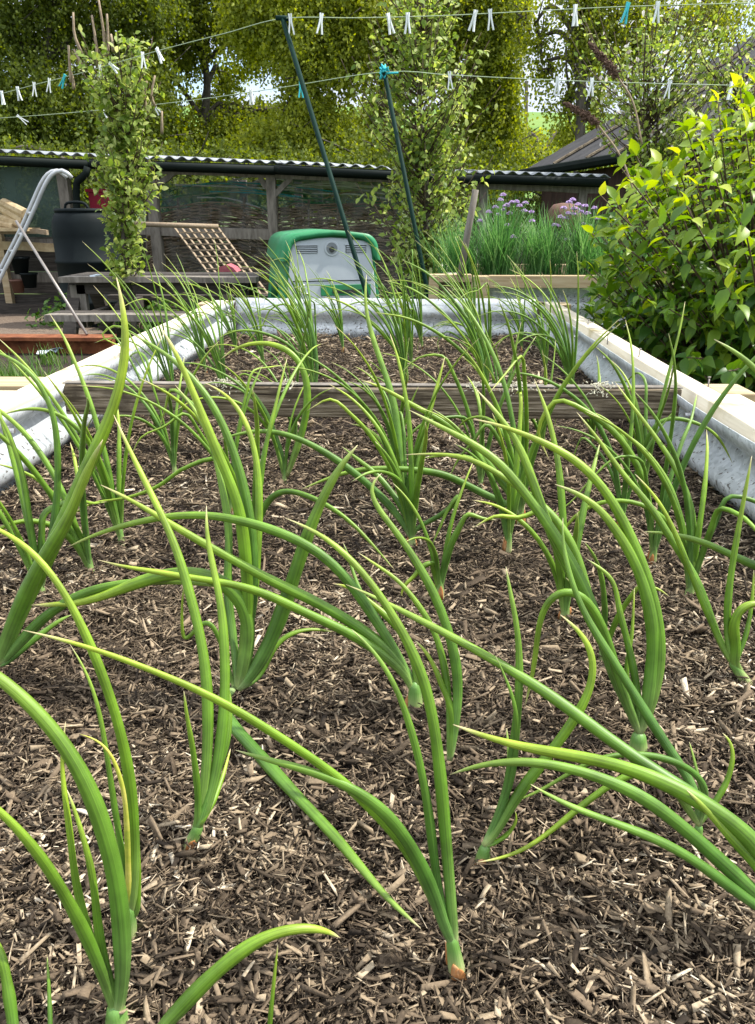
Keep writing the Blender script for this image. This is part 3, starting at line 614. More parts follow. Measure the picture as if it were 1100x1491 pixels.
def onion(bx, by, label, n, length, w, lean=-.25, spread=.5, seed=0, droop=1.0, skin=None):
    r = np.random.default_rng(seed*131+int(bx*7+by*3)); B = atZ(bx, by, ZS)
    t = thing('onion_plant', B, label, 'onion plant', GRP)
    T = B+np.array([0, 0, .03]); neck_obj(B, T, w*1.25, t, r.random() < .5 if skin is None else skin)
    for i in range(n):
        a = 2*math.pi*i/n+r.normal(0, .4); ln = length*r.uniform(.55, 1.1); m = 9
        out_ = np.array([math.cos(a)*spread+lean, math.sin(a)*spread*.8, 0]); k = np.linalg.norm(out_)+1e-6; hd = out_/k
        th = .06+k*.22*r.uniform(.5, 1.4); bend = (.5+r.gamma(2.0, .45))*droop*min(1.3, k+.35); P = [B+np.array([0, 0, .008])+out_*w*.2]; st = ln/(m-1)
        kink = r.integers(3, m-1) if r.random() < .13 else -1; hd2 = hd.copy()
        for j in range(m-1):
            u = j/(m-1); th2 = th+bend*u**1.5+(r.uniform(.8, 1.6) if kink > 0 and j >= kink else 0)
            hd2 = unit(hd2+np.array([-.12, 0, 0])*u+np.array([*r.normal(0, .05, 2), 0]))
            q = P[-1]+st*(hd2*math.sin(th2)+np.array([0, 0, math.cos(th2)])); q[2] = max(q[2], ZS+.008)
            q[0] = min(max(q[0], XL+.03), XR-.03) if q[2] < ZR else q[0]
            P.append(q)
        leaf_obj(P, w*r.uniform(.5, 1.0), t, flat=.85, n=26)
    for pts, wpx, dy in EXTRA.get((bx, by), []): leaf_obj(fix_points(B, pts, dy), .85*wpx*zc(B)/F, t, flat=.8, n=40, smooth=12)
    return t
ORD = ['first', 'second', 'third', 'fourth', 'fifth', 'sixth', 'seventh']
rows = [
    ('nearest full row, front half of bed', [(62, 872, 4, .30), (640, 868, 5, .17), (822, 905, 5, .24), (878, 965, 3, .14), (1003, 872, 7, .27)], .0095),
    ('fourth row before the cross plank', [(133, 838, 5, .28), (372, 815, 7, .34), (600, 795, 6, .28), (740, 800, 6, .28), (950, 818, 6, .30)], .009),
    ('third row before the cross plank', [(178, 795, 7, .30), (338, 748, 5, .26), (590, 748, 7, .28), (758, 760, 7, .32), (905, 765, 6, .28)], .0085),
    ('second row before the cross plank', [(255, 690, 7, .30), (415, 703, 6, .30), (578, 690, 6, .24), (700, 712, 7, .28), (862, 650, 8, .16), (935, 725, 7, .28)], .0075),
    ('row just before the cross plank', [(235, 640, 6, .26), (432, 648, 6, .28), (580, 640, 6, .24), (728, 650, 8, .28), (790, 655, 6, .2)], .007),
    ('row just behind the cross plank', [(255, 585, 7, .28), (330, 580, 7, .28), (458, 575, 9, .27), (592, 565, 12, .30), (710, 575, 12, .30), (832, 580, 10, .25)], .007),
    ('middle row beyond the cross plank', [(300, 545, 8, .26), (385, 535, 10, .26), (462, 538, 12, .28), (600, 535, 13, .30), (700, 540, 13, .30), (795, 545, 11, .24)], .0065),
    ('last row by the metal end', [(345, 515, 9, .24), (440, 510, 13, .26), (500, 512, 9, .22), (615, 508, 13, .28), (690, 508, 13, .26), (760, 512, 10, .2)], .0065)]
for ri, (rd, lst, w) in enumerate(rows):
    lst = sorted(lst)
    for i, (x, y, n, ln) in enumerate(lst):
        pos = ORD[i]+' from the left' if i < len(lst)-1 else 'at the right end'
        onion(x, y, 'onion plant %s, %s' % (pos, rd), n+(3 if ri > 4 else 0), ln*(1.4 if ri > 4 else 1.1), w, lean=-.42 if ri > 3 else -.26, spread=.42 if ri > 4 else .5, seed=ri, droop=.95 if ri < 5 else .85)

# ------------------------------------------------------------------ second raised bed with chives
b2 = thing('raised_bed', (1.0, 4.6, 0), 'second raised bed behind, dark corrugated side under a tan timber rail, full of chives', 'raised bed')
X0, X1, Y0, Y1 = .27, 2.2, 4.2, 5.15
def PX(px, py, Y): return atY(px, py, Y)
zt = .912; 
corrugated('corrugated_side', (X0+.05, Y0+.03), (X1, Y0+.03), .04, zt-.05, (0, -1), amp=.02, pitch=.11, parent=b2)
corrugated('corrugated_side', (X0+.05, Y1), (X0+.05, Y0+.03), .04, zt-.05, (-1, 0), amp=.02, pitch=.11, parent=b2)
MB().beam((X0+.18, Y0, zt-.025), (X1, Y0-.02, zt-.027), .05, .062, jit=.002).build('rail', PALEWOODX, b2, bevel=.003)
MB().beam((X0, Y0+.06, zt-.025), (X0, Y1, zt-.025), .05, .06).build('rail', PALEWOOD, b2, bevel=.003)
MB().beam((X0, Y1+.03, zt-.025), (X1, Y1+.03, zt-.025), .05, .06).build('rail', PALEWOODX, b2, bevel=.003)
MB().box((X0+.09, Y0-.03, .02), (X0+.18, Y0+.06, zt+.0)).build('post', PALEWOODX, b2, bevel=.003)
MB().box((X0-.13, Y0-.035, .02), (X0-.08, Y0+.03, zt+.0)).build('post', PALEWOODX, b2, bevel=.003)
MB().box((X0-.13, Y0-.03, zt-.030), (X0+.09, Y0+.045, zt+.008)).build('post_cap', PALEWOODX, b2, bevel=.003)
MB().box((X0-.078, Y0+.01, .02), (X0+.088, Y0+.035, zt-.032)).build('corner_board', OLDWOOD, b2)
structure(MB().box((X0+.06, Y0+.05, .1), (X1, Y1-.02, zt-.06)).build('soil', SOIL))
st = MB().tube([atY(671, 402, 4.16), atY(681, 340, 4.15), atY(693, 276, 4.14)], [.018, .017, .016], 10).build('wooden_stake', GREYWOOD, smooth=True)
tag(st, 'round pale wooden stake leaning beside the corner of the second raised bed', 'stake')
def blades(P, n, ht, spread, wd, r, lean=(-.1, 0), k=5):
    V = []; Fq = []; T = []
    base = P+np.stack([r.normal(0, spread, n), r.normal(0, spread*.7, n), np.zeros(n)], 1)
    az = r.uniform(0, 6.283, n); tl = np.abs(r.normal(.15, .22, n)); bd = r.gamma(2, .3, n); ln = ht*r.uniform(.5, 1.1, n)
    hd = np.stack([np.cos(az)+lean[0]*3, np.sin(az)+lean[1]*3, np.zeros(n)], 1); hd = unit(hd)
    side = np.cross(hd, [0, 0, 1.]); cur = base.copy(); V = np.empty((n, 2*(k+1), 3))
    for j in range(k+1):
        u = j/k; wj = wd*(1-u**2)+.0003
        V[:, 2*j] = cur-side*wj/2; V[:, 2*j+1] = cur+side*wj/2
        th = tl+bd*u; cur = cur+(ln/k)[:, None]*(hd*np.sin(th)[:, None]+np.array([0, 0, 1.])*np.cos(th)[:, None])
    f = np.array([(2*j, 2*j+1, 2*j+3, 2*j+2) for j in range(k)])
    Fq = (f[None]+(np.arange(n)*2*(k+1))[:, None, None]).reshape(-1, 4)
    return V.reshape(-1, 3), Fq, np.repeat(r.uniform(0, 1, n), 2*(k+1))
def chive(px, py, ht, n, label, heads):
    P = atY(px, py, 4.45 if px < 900 else 4.5); P[2] = zt-.06; r = np.random.default_rng(int(px))
    t = thing('chive_clump', P, label, 'chives', 'chive clumps in the second raised bed')
    fastmesh('leaves', *blades(P, n, ht, .045, .0045, r)[:2], CHIVE, blades(P, n, ht, .045, .0045, r)[2], parent=t)
    for hx, hy in heads:
        H = atY(hx, hy, P[1]+r.uniform(-.06, .05)); m = MB()
        for _ in range(34):
            d = unit(r.normal(0, 1, 3)); d[2] = abs(d[2])*.9-.25; c = H+d*.009
            m.tube([c, c+d*.010], [.0034, .0018], 4)
        h = m.build('flower_head', MAUVE, t)
        mid = (P+H)/2+np.array([0, 0, .04]); MB().tube(spline([P, mid, H-(0, 0, .006)], 8), .0022, 5).build('flower_stem', STEMG, h, True)
chive(668, 402, .36, 420, 'chive clump at the left corner of the second bed, beside the wooden stake', [])
chive(725, 402, .46, 620, 'tallest chive clump, with mauve flower heads just right of the wooden stake',
      [(729, 291), (722, 302), (737, 300), (746, 295), (752, 294), (733, 306), (738, 299), (764, 307), (774, 309), (775, 322), (757, 300), (742, 311), (726, 313), (712, 309), (765, 296), (733, 284), (699, 322), (739, 328)])
chive(790, 405, .40, 620, 'chive clump in the middle of the second bed, with a few pale flower heads', [(748, 345), (780, 385), (824, 318), (812, 329)])
chive(850, 408, .42, 620, 'chive clump with the densest cluster of mauve flowers, below the brown pot',
      [(829, 295), (834, 291), (836, 304), (840, 305), (828, 311), (835, 312), (847, 309), (856, 311), (850, 327), (859, 330), (826, 349), (842, 298), (821, 303), (866, 303), (872, 318), (852, 300), (816, 316), (808, 328)])
chive(915, 410, .32, 500, 'rightmost chive clump, half hidden by the lime green shrub', [(882, 325), (932, 400)])

# ------------------------------------------------------------------ broad-leaved shrub, right
LT = np.array([(0, 0, 0), (-.26, .22, .09), (0, .25, 0), (.26, .22, .09), (-.31, .48, .08), (0, .50, -.04), (.31, .48, .08), (-.19, .78, -.02), (0, .80, -.12), (.19, .78, -.02), (0, 1.10, -.30)])
LFc = [(0, 2, 1, 1), (0, 3, 3, 2)]
LQ = [(1, 2, 5, 4), (2, 3, 6, 5), (4, 5, 8, 7), (5, 6, 9, 8), (0, 3, 2, 1), (7, 8, 9, 10)]
shr = thing('shrub', (1.35, 2.8, 0), 'large lime green broad leaved shrub crowding the right side of the raised bed', 'shrub')
r = np.random.default_rng(11)
SP = []; SDr = []; stems = MB()
CT = np.array([1.38, 2.85, .97]); RA = np.array([.72, .64, .67])
k = 0
for k in range(620):
    d = unit(r.normal(0, 1, 3)); d[2] = d[2]*.9+.15; d = unit(d); rr = r.uniform(.78, 1.06)
    if d[2] < -.75: continue
    tip = CT+d*RA*rr; root = np.array([1.45+r.normal(0, .08), 2.9+r.normal(0, .08), .05])
    mid = root*.45+tip*.55+np.array([0, 0, .12]); S = spline([root, mid, tip], 26)
    stems.tube(S, np.linspace(.009, .0018, 26), 5)
    for j in range(9, 26):
        if r.random() < (.35 if j < 16 else .06): continue
        dr = unit(S[min(j+1, 25)]-S[j-1])
        a = (j % 2)*1.57+r.normal(0, .4); b1 = unit(np.cross(dr, [.3, .2, 1])); b2v = np.cross(dr, b1)
        for sg in (1, -1):
            o_ = sg*(b1*math.cos(a)+b2v*math.sin(a)); SP.append(S[j]+r.normal(0, .006, 3)); SDr.append(unit(o_*1.0+dr*.5+np.array([0, 0, -.28])+r.normal(0, .22, 3)))
    SP.append(tip); SDr.append(unit(dr+r.normal(0, .3, 3))); SP.append(tip); SDr.append(unit(dr+r.normal(0, .5, 3)))
# low twigs spilling left over the rail
for (qx, qy, qY) in ((905, 245, 2.5), (875, 285, 2.6), (900, 350, 2.6), (885, 480, 2.75), (920, 560, 2.3), (980, 600, 2.2), (905, 520, 2.6), (960, 330, 2.3), (1000, 300, 2.2), (1060, 420, 2.15), (1060, 540, 2.1), (1000, 520, 2.25), (890, 440, 2.8), (1040, 250, 2.3), (1085, 330, 2.1), (930, 430, 2.45), (975, 450, 2.35)):
    tip = atY(qx, qy, qY); root = np.array([1.35, 2.85, .5]); S = spline([root, root*.4+tip*.6+np.array([0, 0, .06]), tip], 20); stems.tube(S, np.linspace(.008, .0018, 20), 5)
    for j in range(7, 20):
        dr = unit(S[min(j+1, 19)]-S[j-1]); b1 = unit(np.cross(dr, [.3, .2, 1])); b2v = np.cross(dr, b1); a = (j % 2)*1.57
        for sg in (1, -1):
            SP.append(S[j]); SDr.append(unit(sg*(b1*math.cos(a)+b2v*math.sin(a))+dr*.5+np.array([0, 0, -.25])+r.normal(0, .25, 3)))
SP = np.array(SP); SDr = np.array(SDr)
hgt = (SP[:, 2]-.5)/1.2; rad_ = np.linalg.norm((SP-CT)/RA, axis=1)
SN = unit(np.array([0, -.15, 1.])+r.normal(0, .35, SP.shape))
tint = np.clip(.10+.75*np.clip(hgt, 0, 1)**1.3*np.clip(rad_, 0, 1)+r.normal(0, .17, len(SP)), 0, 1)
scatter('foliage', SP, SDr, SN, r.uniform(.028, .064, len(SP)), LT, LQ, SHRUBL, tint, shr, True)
stems.build('stems', TWIG, shr, True)
# dead flower spikes (old buddleia heads)
bud = thing('dead_flower_spikes', atY(905, 330, 2.7), 'dead brown flower spikes on thin stems poking above the lime green shrub', 'dried flowers')
for a, b_, c_ in (((858, 62), (897, 108), (935, 210)), ((822, 150), (868, 178), (930, 300))):
    P0, P1, P2 = atY(*a, 2.75), atY(*b_, 2.72), atY(*c_, 2.7); S = spline([P1, (P1+P2)/2+(.01, 0, .02), P2], 10)
    MB().tube(S, .003, 6).build('stalk', PALETWIG, bud, True); m = MB()
    for _ in range(330):
        u = rng.random(); c = P0*(1-u)+P1*u; d = unit(rng.normal(0, 1, 3)); ww = .005+.013*u**.7
        m.tube([c, c+d*ww*rng.uniform(.6, 1.2)], [.0022, .0030], 4)
    m.tube([P0, P1], [.003, .010], 6); m.build('seed_head', noisy('seed_head', [(.05, .028, .018), (.15, .09, .06)], (200,)*3, .9, .5) if 'seed_head' not in bpy.data.materials else bpy.data.materials['seed_head'], bud)

# ------------------------------------------------------------------ young fruit trees (climbing columns of leaves)
LS = np.array([(0, 0, 0), (-.32, .4, .06), (0, .45, 0), (.32, .4, .06), (-.22, .8, 0), (0, .85, -.06), (.22, .8, 0), (0, 1.05, -.16)])
LSQ = [(0, 3, 2, 1), (1, 2, 5, 4), (2, 3, 6, 5), (4, 5, 6, 7)]
def small_tree(name, label, cat, axis, Y, widths, nlv, mat_, leafsize, bare=(), seed=1, flowers=0, dens=1):
    """axis: list of (px,py) bottom to top; widths in px at those points"""
    r = np.random.default_rng(seed); A = [atY(x, y, Y) for x, y in axis]; sc_ = Y*1.02/F; root = A[0].copy(); root[2] = gz(root[0], Y)
    t = thing(name, root, label, cat)
    S = spline([root]+A, 40); MB().tube(S, np.linspace(.028, .006, 40), 7).build('trunk', BARK, t, True)
    tw = MB(); P = []; D = []; ys_ = np.array([a[2] for a in A]); ws = np.array(widths)*sc_/2
    n_tw = int(nlv/16)
    for i in range(n_tw):
        z = r.uniform(ys_[0], ys_[-1]); c = np.array([np.interp(z, ys_, [a[0] for a in A]), Y, z]); wz = np.interp(z, ys_, ws)*(1+.28*math.sin(z*8+seed)+.12*math.sin(z*21))
        a = r.uniform(0, 6.283); ln = wz*r.uniform(.35, 1.08); o_ = np.array([math.cos(a), math.sin(a)*.9, 0])
        st_ = c+np.array([0, 0, -ln*.7]); en = c+o_*ln+np.array([0, 0, ln*r.uniform(-.1, .7)])
        T = spline([st_, (st_+en)/2+o_*ln*.15, en], 9); tw.tube(T, np.linspace(.006, .002, 9), 4)
        for j in range(16):
            u = r.uniform(.25, 1); q = T[int(u*8)]; P.append(q+r.normal(0, leafsize*.5, 3)); D.append(unit(r.normal(0, .7, 3)+o_*.5+np.array([0, 0, -.1])))
    tw.build('twigs', TWIG, t, True); P = np.array(P); D = np.array(D)
    scatter('foliage', P, D, unit(np.array([0, -.4, 1.])+r.normal(0, .6, P.shape)), leafsize*r.uniform(.6, 1.25, len(P)), LS, LSQ, mat_, np.clip(r.normal(.5, .25, len(P)), 0, 1), t, True)
    if bare:
        for p, q in bare:
            a, b_ = atY(*p, Y), atY(*q, Y); bm = MB().tube(spline([a, (a+b_)/2+r.normal(0, .012, 3), b_], 6), np.linspace(.012, .007, 6), 6); bm.build('bare_shoot', PALETWIG, t, True)
    if flowers:
        k = r.integers(0, len(P), flowers); Q = P[k]+r.normal(0, .03, (flowers, 3))
        scatter('blossom', Q, unit(r.normal(0, 1, Q.shape)), unit(np.array([0, -1., .4])+r.normal(0, .4, Q.shape)), np.full(flowers, .045)*r.uniform(.6, 1.2, flowers), LS, LSQ, BLOSSOM, r.random(flowers), t)
    return t
small_tree('pear_tree', 'slim columnar leafy young tree beside the black water butt, with bare pruned shoots on top', 'young tree',
           [(188, 405), (180, 340), (182, 285), (185, 220), (172, 150), (178, 95), (190, 62)], 6.0, [52, 60, 78, 100, 115, 95, 25], 3300, PEAR, .050,
           bare=(((120, 80), (107, 18)), ((143, 95), (134, 22)), ((152, 100), (144, 0)), ((157, 85), (156, 20)), ((104, 120), (100, 66)), ((108, 130), (101, 100)), ((120, 95), (108, 72)), ((165, 75), (162, 50)), ((226, 155), (226, 110)), ((215, 165), (214, 118)), ((236, 195), (236, 162))), seed=3)
small_tree('pear_tree', 'taller wide columnar young tree in front of the shed, rising above the second clothes pole', 'young tree',
           [(625, 400), (620, 340), (622, 280), (615, 200), (612, 120), (615, 50), (618, -30)], 6.3, [90, 130, 150, 165, 160, 150, 120], 5200, PEAR, .048, seed=4)
small_tree('apple_tree', 'apple tree dotted with white blossom behind the clothes line at upper right', 'apple tree',
           [(960, 330), (955, 220), (960, 150), (950, 90), (940, 40)], 8.0, [14, 60, 240, 270, 130], 4600, PEAR, .050, seed=5, flowers=420)
small_tree('apple_tree', 'smaller apple tree with sparse blossom at the far upper right edge', 'apple tree',
           [(1090, 330), (1085, 220), (1085, 150), (1080, 90), (1070, 50)], 7.6, [60, 120, 150, 130, 80], 1800, PEAR, .050, seed=6, flowers=120)

# ------------------------------------------------------------------ tall background trees
LD = np.array([(0, 0, 0), (-.38, .5, .05), (0, 1, 0), (.38, .5, .05)]); LDQ = [(0, 3, 2, 1)]
def big_tree(name, label, base, trunk, lobes, mat_, n, leaf=.05, droop=.8, seed=1, limbs=9, tintmu=.5):
    """trunk: px polyline; lobes: (px, py, Y, rx, ry, rz) blobs of hanging strands in metres"""
    r = np.random.default_rng(seed); Yb = base[1]; root = atY(base[0], 300, Yb); root[2] = gz(root[0], Yb)
    t = thing(name, root, label, 'tree'); TP = [root]+[atY(x, y, Yb) for x, y in trunk]; S = spline(TP, 30)
    m = MB().tube(S, np.linspace(.12, .04, 30), 9); L_ = [(atY(a, b, c), np.array(d)) for a, b, c, d in lobes]
    for c, d in L_:
        st_ = S[np.argmin(np.linalg.norm(S-(c-np.array([0, 0, d[2]*.9])), axis=1))]
        m.tube(spline([st_, (st_+c)/2+np.array([0, 0, .25]), c+r.normal(0, .1, 3)], 12), np.linspace(.06, .02, 12), 6)
        for _ in range(limbs):
            e = c+r.normal(0, .55, 3)*d; m.tube(spline([c, (c+e)/2+r.normal(0, .08, 3), e], 6), np.linspace(.022, .006, 6), 4)
    m.build('trunk', BARK, t, True)
    vol = np.array([np.prod(d)**(2/3) for _, d in L_]); cnt = (n*vol/vol.sum()).astype(int); P = []; D = []; T = []
    for (c, d), k in zip(L_, cnt):
        ns = max(4, k//22); dirs = unit(r.normal(0, 1, (ns, 3))); st_ = c+dirs*d*(r.uniform(.25, 1.08, (ns, 1))); st_[:, 2] += d[2]*.15
        ln = r.uniform(.25, 1.0, ns)*droop; shade = r.normal(0, .13, ns)
        side = r.normal(0, .16, (ns, 2))
        for s_ in range(22):
            u = (s_+r.random(ns))/22; q = st_.copy(); q[:, 2] -= u*ln; q[:, :2] += side*u[:, None]
            P.append(q+r.normal(0, .045, q.shape)); D.append(unit(np.array([0, 0, -.7])+r.normal(0, .6, q.shape))); T.append(tintmu+shade+r.normal(0, .16, ns))
    P = np.concatenate(P); D = np.concatenate(D); T = np.clip(np.concatenate(T), 0, 1)
    scatter('crown', P, D, unit(np.array([0, -.8, .6])+r.normal(0, .7, P.shape)), leaf*r.uniform(.7, 1.4, len(P)), LD, LDQ, mat_, T, t)
    return t
big_tree('birch_tree', 'dense dark green tree filling the sky at the far left behind the shed', (60, 15), [(60, 150), (70, 50), (80, -60)],
         [(0, 40, 15, (1.0, .9, .9)), (90, 20, 15.4, (1.0, .9, 1.0)), (170, 60, 16, (.8, .8, .9)), (20, 140, 14.6, (1.1, .8, .75)), (120, 150, 15, (1.1, .8, .7)), (-80, 90, 15, (1, 1, 1.2)), (60, 210, 15, (1.5, .7, .45)), (210, 130, 15.5, (.7, .7, .8)), (60, -80, 15, (2, 1.2, 1)), (215, 0, 15.8, (.8, .8, .7)), (200, 215, 15.5, (1.1, .6, .4))], DARKLEAF, 105000, .055, .6, 21, tintmu=.5)
big_tree('birch_tree', 'tree with pale sky gaps through it, above the middle of the shed roof', (300, 17), [(298, 200), (302, 120), (290, 40), (280, -60)],
         [(250, 190, 16.6, (.65, .7, .55)), (330, 200, 17, (.8, .7, .5)), (270, 60, 17, (.55, .6, .6)), (340, 20, 17, (.8, .7, .6)), (250, -20, 17, (1, .9, .6)), (300, -80, 17, (1.8, 1, .8)), (225, 110, 17, (.4, .5, .7)), (345, 165, 17.2, (.45, .5, .3)), (390, 60, 17.5, (.3, .4, .3)), (400, 215, 17, (.9, .7, .45)), (480, 205, 17, (.9, .7, .45)), (380, 165, 17.4, (.7, .6, .38)), (450, 175, 17.4, (.7, .6, .38)), (520, 180, 17.4, (.8, .6, .45)), (372, 75, 17.6, (.35, .4, .2)), (330, 110, 18, (.35, .4, .35)), (300, 150, 18, (.35, .4, .3))], BIRCH, 80000, .060, .6, 22, tintmu=.42)
big_tree('birch_tree', 'bright olive weeping birch behind the first clothes pole', (430, 14.5), [(440, 200), (430, 100), (425, 0), (425, -80)],
         [(435, 30, 14.3, (.55, .6, .8)), (420, -40, 14.5, (1.1, .9, .8)), (425, 200, 14.4, (.75, .6, .5)), (440, 120, 14.4, (.40, .5, .8)), (500, 60, 14.6, (.55, .6, .6)), (510, 215, 14.8, (.5, .6, .4)), (360, 10, 14.6, (.5, .5, .45)), (470, 180, 14.6, (.4, .5, .5)), (530, -20, 14.6, (.8, .8, .6)), (370, 215, 14.6, (.6, .5, .35))], BIRCH, 84000, .055, .75, 23, tintmu=.62)
big_tree('birch_tree', 'olive green birch right of the middle, behind the wide young tree', (670, 15.5), [(720, 220), (700, 120), (680, 20), (670, -70)],
         [(560, 60, 15.5, (.6, .6, .8)), (640, 40, 15.5, (.9, .8, .9)), (720, 60, 15.5, (.62, .6, .7)), (730, 10, 15.3, (.5, .6, .5)), (690, 140, 15.6, (.7, .6, .55)), (650, 215, 15.6, (1.1, .6, .45)), (730, 225, 15.6, (.5, .5, .35)), (570, 215, 15.6, (.6, .6, .4)), (660, -60, 15.5, (1.6, 1.1, .8)), (560, 150, 15.9, (.4, .4, .4)), (700, 190, 15.5, (.5, .5, .4)), (735, 120, 15.6, (.35, .4, .5)), (740, 170, 15.6, (.3, .4, .35))], BIRCH, 84000, .055, .75, 24, tintmu=.5)
big_tree('birch_tree', 'thin open birch with hanging strands against bright sky at upper right', (848, 14), [(845, 200), (847, 120), (840, 40), (850, -60)],
         [(850, 20, 14, (.42, .5, .6)), (880, 60, 14, (.45, .5, .5)), (830, 140, 14.2, (.22, .3, .5)), (880, -40, 14, (1.0, .8, .6)), (950, 10, 14.3, (.7, .6, .5)), (1040, 20, 14.5, (.8, .6, .6)), (930, 60, 14.2, (.35, .4, .3)), (785, 60, 14.4, (.14, .2, .5)), (765, 20, 14.4, (.2, .2, .5)), (800, 100, 14.4, (.12, .2, .4)), (870, 150, 14.3, (.2, .3, .4))], BIRCH, 26000, .050, .9, 25, limbs=14, tintmu=.5)
big_tree('hedge_tree', 'low bushy tree on the slope below the green hill', (790, 20), [(790, 250), (790, 225)],
         [(735, 215, 20, (.8, .7, .45)), (800, 232, 20, (1.2, .8, .45)), (850, 215, 20.5, (.7, .7, .45)), (900, 230, 20.5, (1, .7, .5)), (760, 200, 20.5, (.6, .4, .35)), (830, 195, 20.5, (.5, .4, .3))], BIRCH, 16000, .065, .4, 26, tintmu=.5)
big_tree('hedge_tree', 'line of darker bushes low behind the shed roof on the left', (120, 13), [(120, 260), (110, 240)],
         [(-20, 240, 13, (1.4, .6, .4)), (120, 240, 13.2, (1.4, .6, .4)), (270, 238, 13.4, (1.4, .6, .35)), (420, 245, 13.5, (1.4, .6, .35)), (560, 245, 13.5, (1.4, .6, .55)), (680, 255, 13.5, (1.0, .6, .5)), (60, 270, 13, (1.5, .6, .5)), (300, 275, 13, (1.5, .6, .45)), (500, 280, 13, (1.5, .6, .45)), (700, 290, 13, (1.3, .6, .5)), (850, 290, 13, (1.0, .6, .5))], DARKLEAF, 62000, .055, .35, 27, tintmu=.45)
pole = MB().tube([atY(766, 235, 24), atY(767, 118, 24)], .05, 6); pb = atY(767, 128, 24)
tag(pole.build('telegraph_pole', GREYWOOD), 'distant grey telegraph pole on the green hillside', 'telegraph pole')

# ------------------------------------------------------------------ barn roofs at the right
def quad_prism(pts, d, name, m, parent):
    a = np.array(pts, float); b_ = a+np.array(d); n = len(a)
    f = [tuple(range(n)), tuple(range(2*n-1, n-1, -1))]+[(i, i+n, (i+1) % n+n, (i+1) % n) for i in range(n)]
    return MB().add(np.vstack([a, b_]), f).build(name, m, parent)
A = atY(762, 249, 12.6); B_ = atY(1180, 178, 9.6); C_ = atY(1120, 38, 13.6); D_ = C_+(B_-A)
barn = thing('barn', (A[0]+2, 12, 0), 'dark roofed barn with vertical board wall behind the chive bed', 'barn')
quad_prism([A, B_, D_, C_], (0, 0, -.08), 'roof', SLATE, barn)
for u in (.25, .5, .72):
    p = A+(C_-A)*0+(B_-A)*u*.55; q = p+(C_-A)*.95; MB().tube([p+(0, 0, .03), q+(0, 0, .03)], .02, 5).build('roof_lath', OLDWOOD, barn)
MB().tube([A+(-.05, -.06, -.05), B_+(0, -.06, -.05)], .07, 8).build('gutter', GUTTER, barn)
wd = (B_-A)*np.array([1, 1, 0]); wn = unit(wd); 
w0 = A+wn*.25+np.array([.12, .12, 0]); w1 = B_+np.array([.12, .12, 0])
quad_prism([(*w0[:2], 0), (*w1[:2], 0), (*w1[:2], w1[2]-.1), (*w0[:2], w0[2]-.1)], (.15, .25, 0), 'wall', noisy('board_wall', [(.03, .018, .013), (.07, .04, .03)], (25, 25, 1), .9, .6, dist=.02), barn)

# ------------------------------------------------------------------ shed / lean-to run along the back
SY = 8.2
shed = thing('shed', (-1.5, SY, .2), 'long low open shed with pale corrugated roof, black gutter and grey posts', 'shed')
def roofseg(p0, p1, Yd, name='roof_sheet', rise=.062):
    a, b_ = atY(*p0, SY-.12), atY(*p1, SY-.12); ln = np.linalg.norm(b_-a); n = int(ln/.0125); V = []
    for i in range(n+1):
        u = i/n; c = a+(b_-a)*u; z = .014*math.cos(2*math.pi*ln*u/.125)
        V += [c+(0, 0, z), c+(0, Yd, z+rise)]
    V = np.array(V); i0 = np.arange(n)*2; o = fastmesh(name, V, np.stack([i0, i0+2, i0+3, i0+1], 1), ROOFW, smooth=True, parent=shed)
    s = o.modifiers.new('thick', 'SOLIDIFY'); s.thickness = .006
for p0, p1 in (((-260, 207), (238, 230)), ((228, 228), (405, 236)), ((405, 235), (560, 243)), ((560, 244), (700, 250)), ((690, 249), (890, 256))): roofseg(p0, p1, 1.25)
def gut(p0, p1):
    a, b_ = atY(*p0, SY-.17), atY(*p1, SY-.17); a = a-(0, 0, .02); b_ = b_-(0, 0, .02)
    MB().tube([a, b_], .036, 10).build('gutter', GUTTER, shed, True)
    MB().beam(a+(0, .04, -.0), b_+(0, .04, -.0), .02, .09).build('fascia', GUTTER, shed)
gut((-260, 219), (130, 236)); gut((130, 235), (400, 244)); gut((400, 243), (700, 258)); gut((690, 256), (885, 262))
def post(px, y0, y1, w=.08, Y=SY, m=GREYWOOD, name='post'):
    a, b_ = atY(px, y0, Y), atY(px, y1, Y); a[0] = b_[0] = (a[0]+b_[0])/2; a[2] = gz(a[0], Y)
    return MB().beam(a, b_, w, w, up=(0, 1, 0)).build(name, m, shed)
post(3, 480, 236, .07, m=WHITEP if False else PALEWOODX); post(107, 480, 240, .10); post(231, 480, 245, .10); post(400, 480, 252, .09)
post(359, 430, 262, .08, SY+1.6); post(437, 430, 258, .09, SY+1.7); post(468, 400, 262, .05, SY+1.7); post(627, 480, 262, .09); post(700, 480, 266, .08); post(840, 480, 270, .08)
def bar(p, q, w, h, Y=SY, m=GREYWOOD, name='beam'): return MB().beam(atY(*p, Y), atY(*q, Y), w, h, jit=.003).build(name, m, shed)
bar((400, 285), (378, 259), .05, .05, name='brace'); bar((400, 285), (424, 259), .05, .05, name='brace')
bar((359, 278), (340, 262), .05, .05, SY+1.6, name='brace'); bar((359, 278), (380, 262), .05, .05, SY+1.6, name='brace')
bar((231, 268), (255, 250), .05, .05, name='brace')
bar((200, 334), (398, 342), .06, .10); bar((232, 250), (700, 266), .05, .05); bar((690, 268), (880, 275), .06, .09)
bar((0, 337), (70, 338), .05, .045, SY-.3, PALETWIG); bar((0, 357), (85, 361), .05, .08, SY-.1, LOGW, 'rail')
quad_prism([atY(420, 252, SY+.1), atY(530, 256, SY+.1), atY(520, 264, SY+1.5), atY(424, 262, SY+1.5)], (0, 0, -.02), 'ceiling_panel', WHITEP, shed)
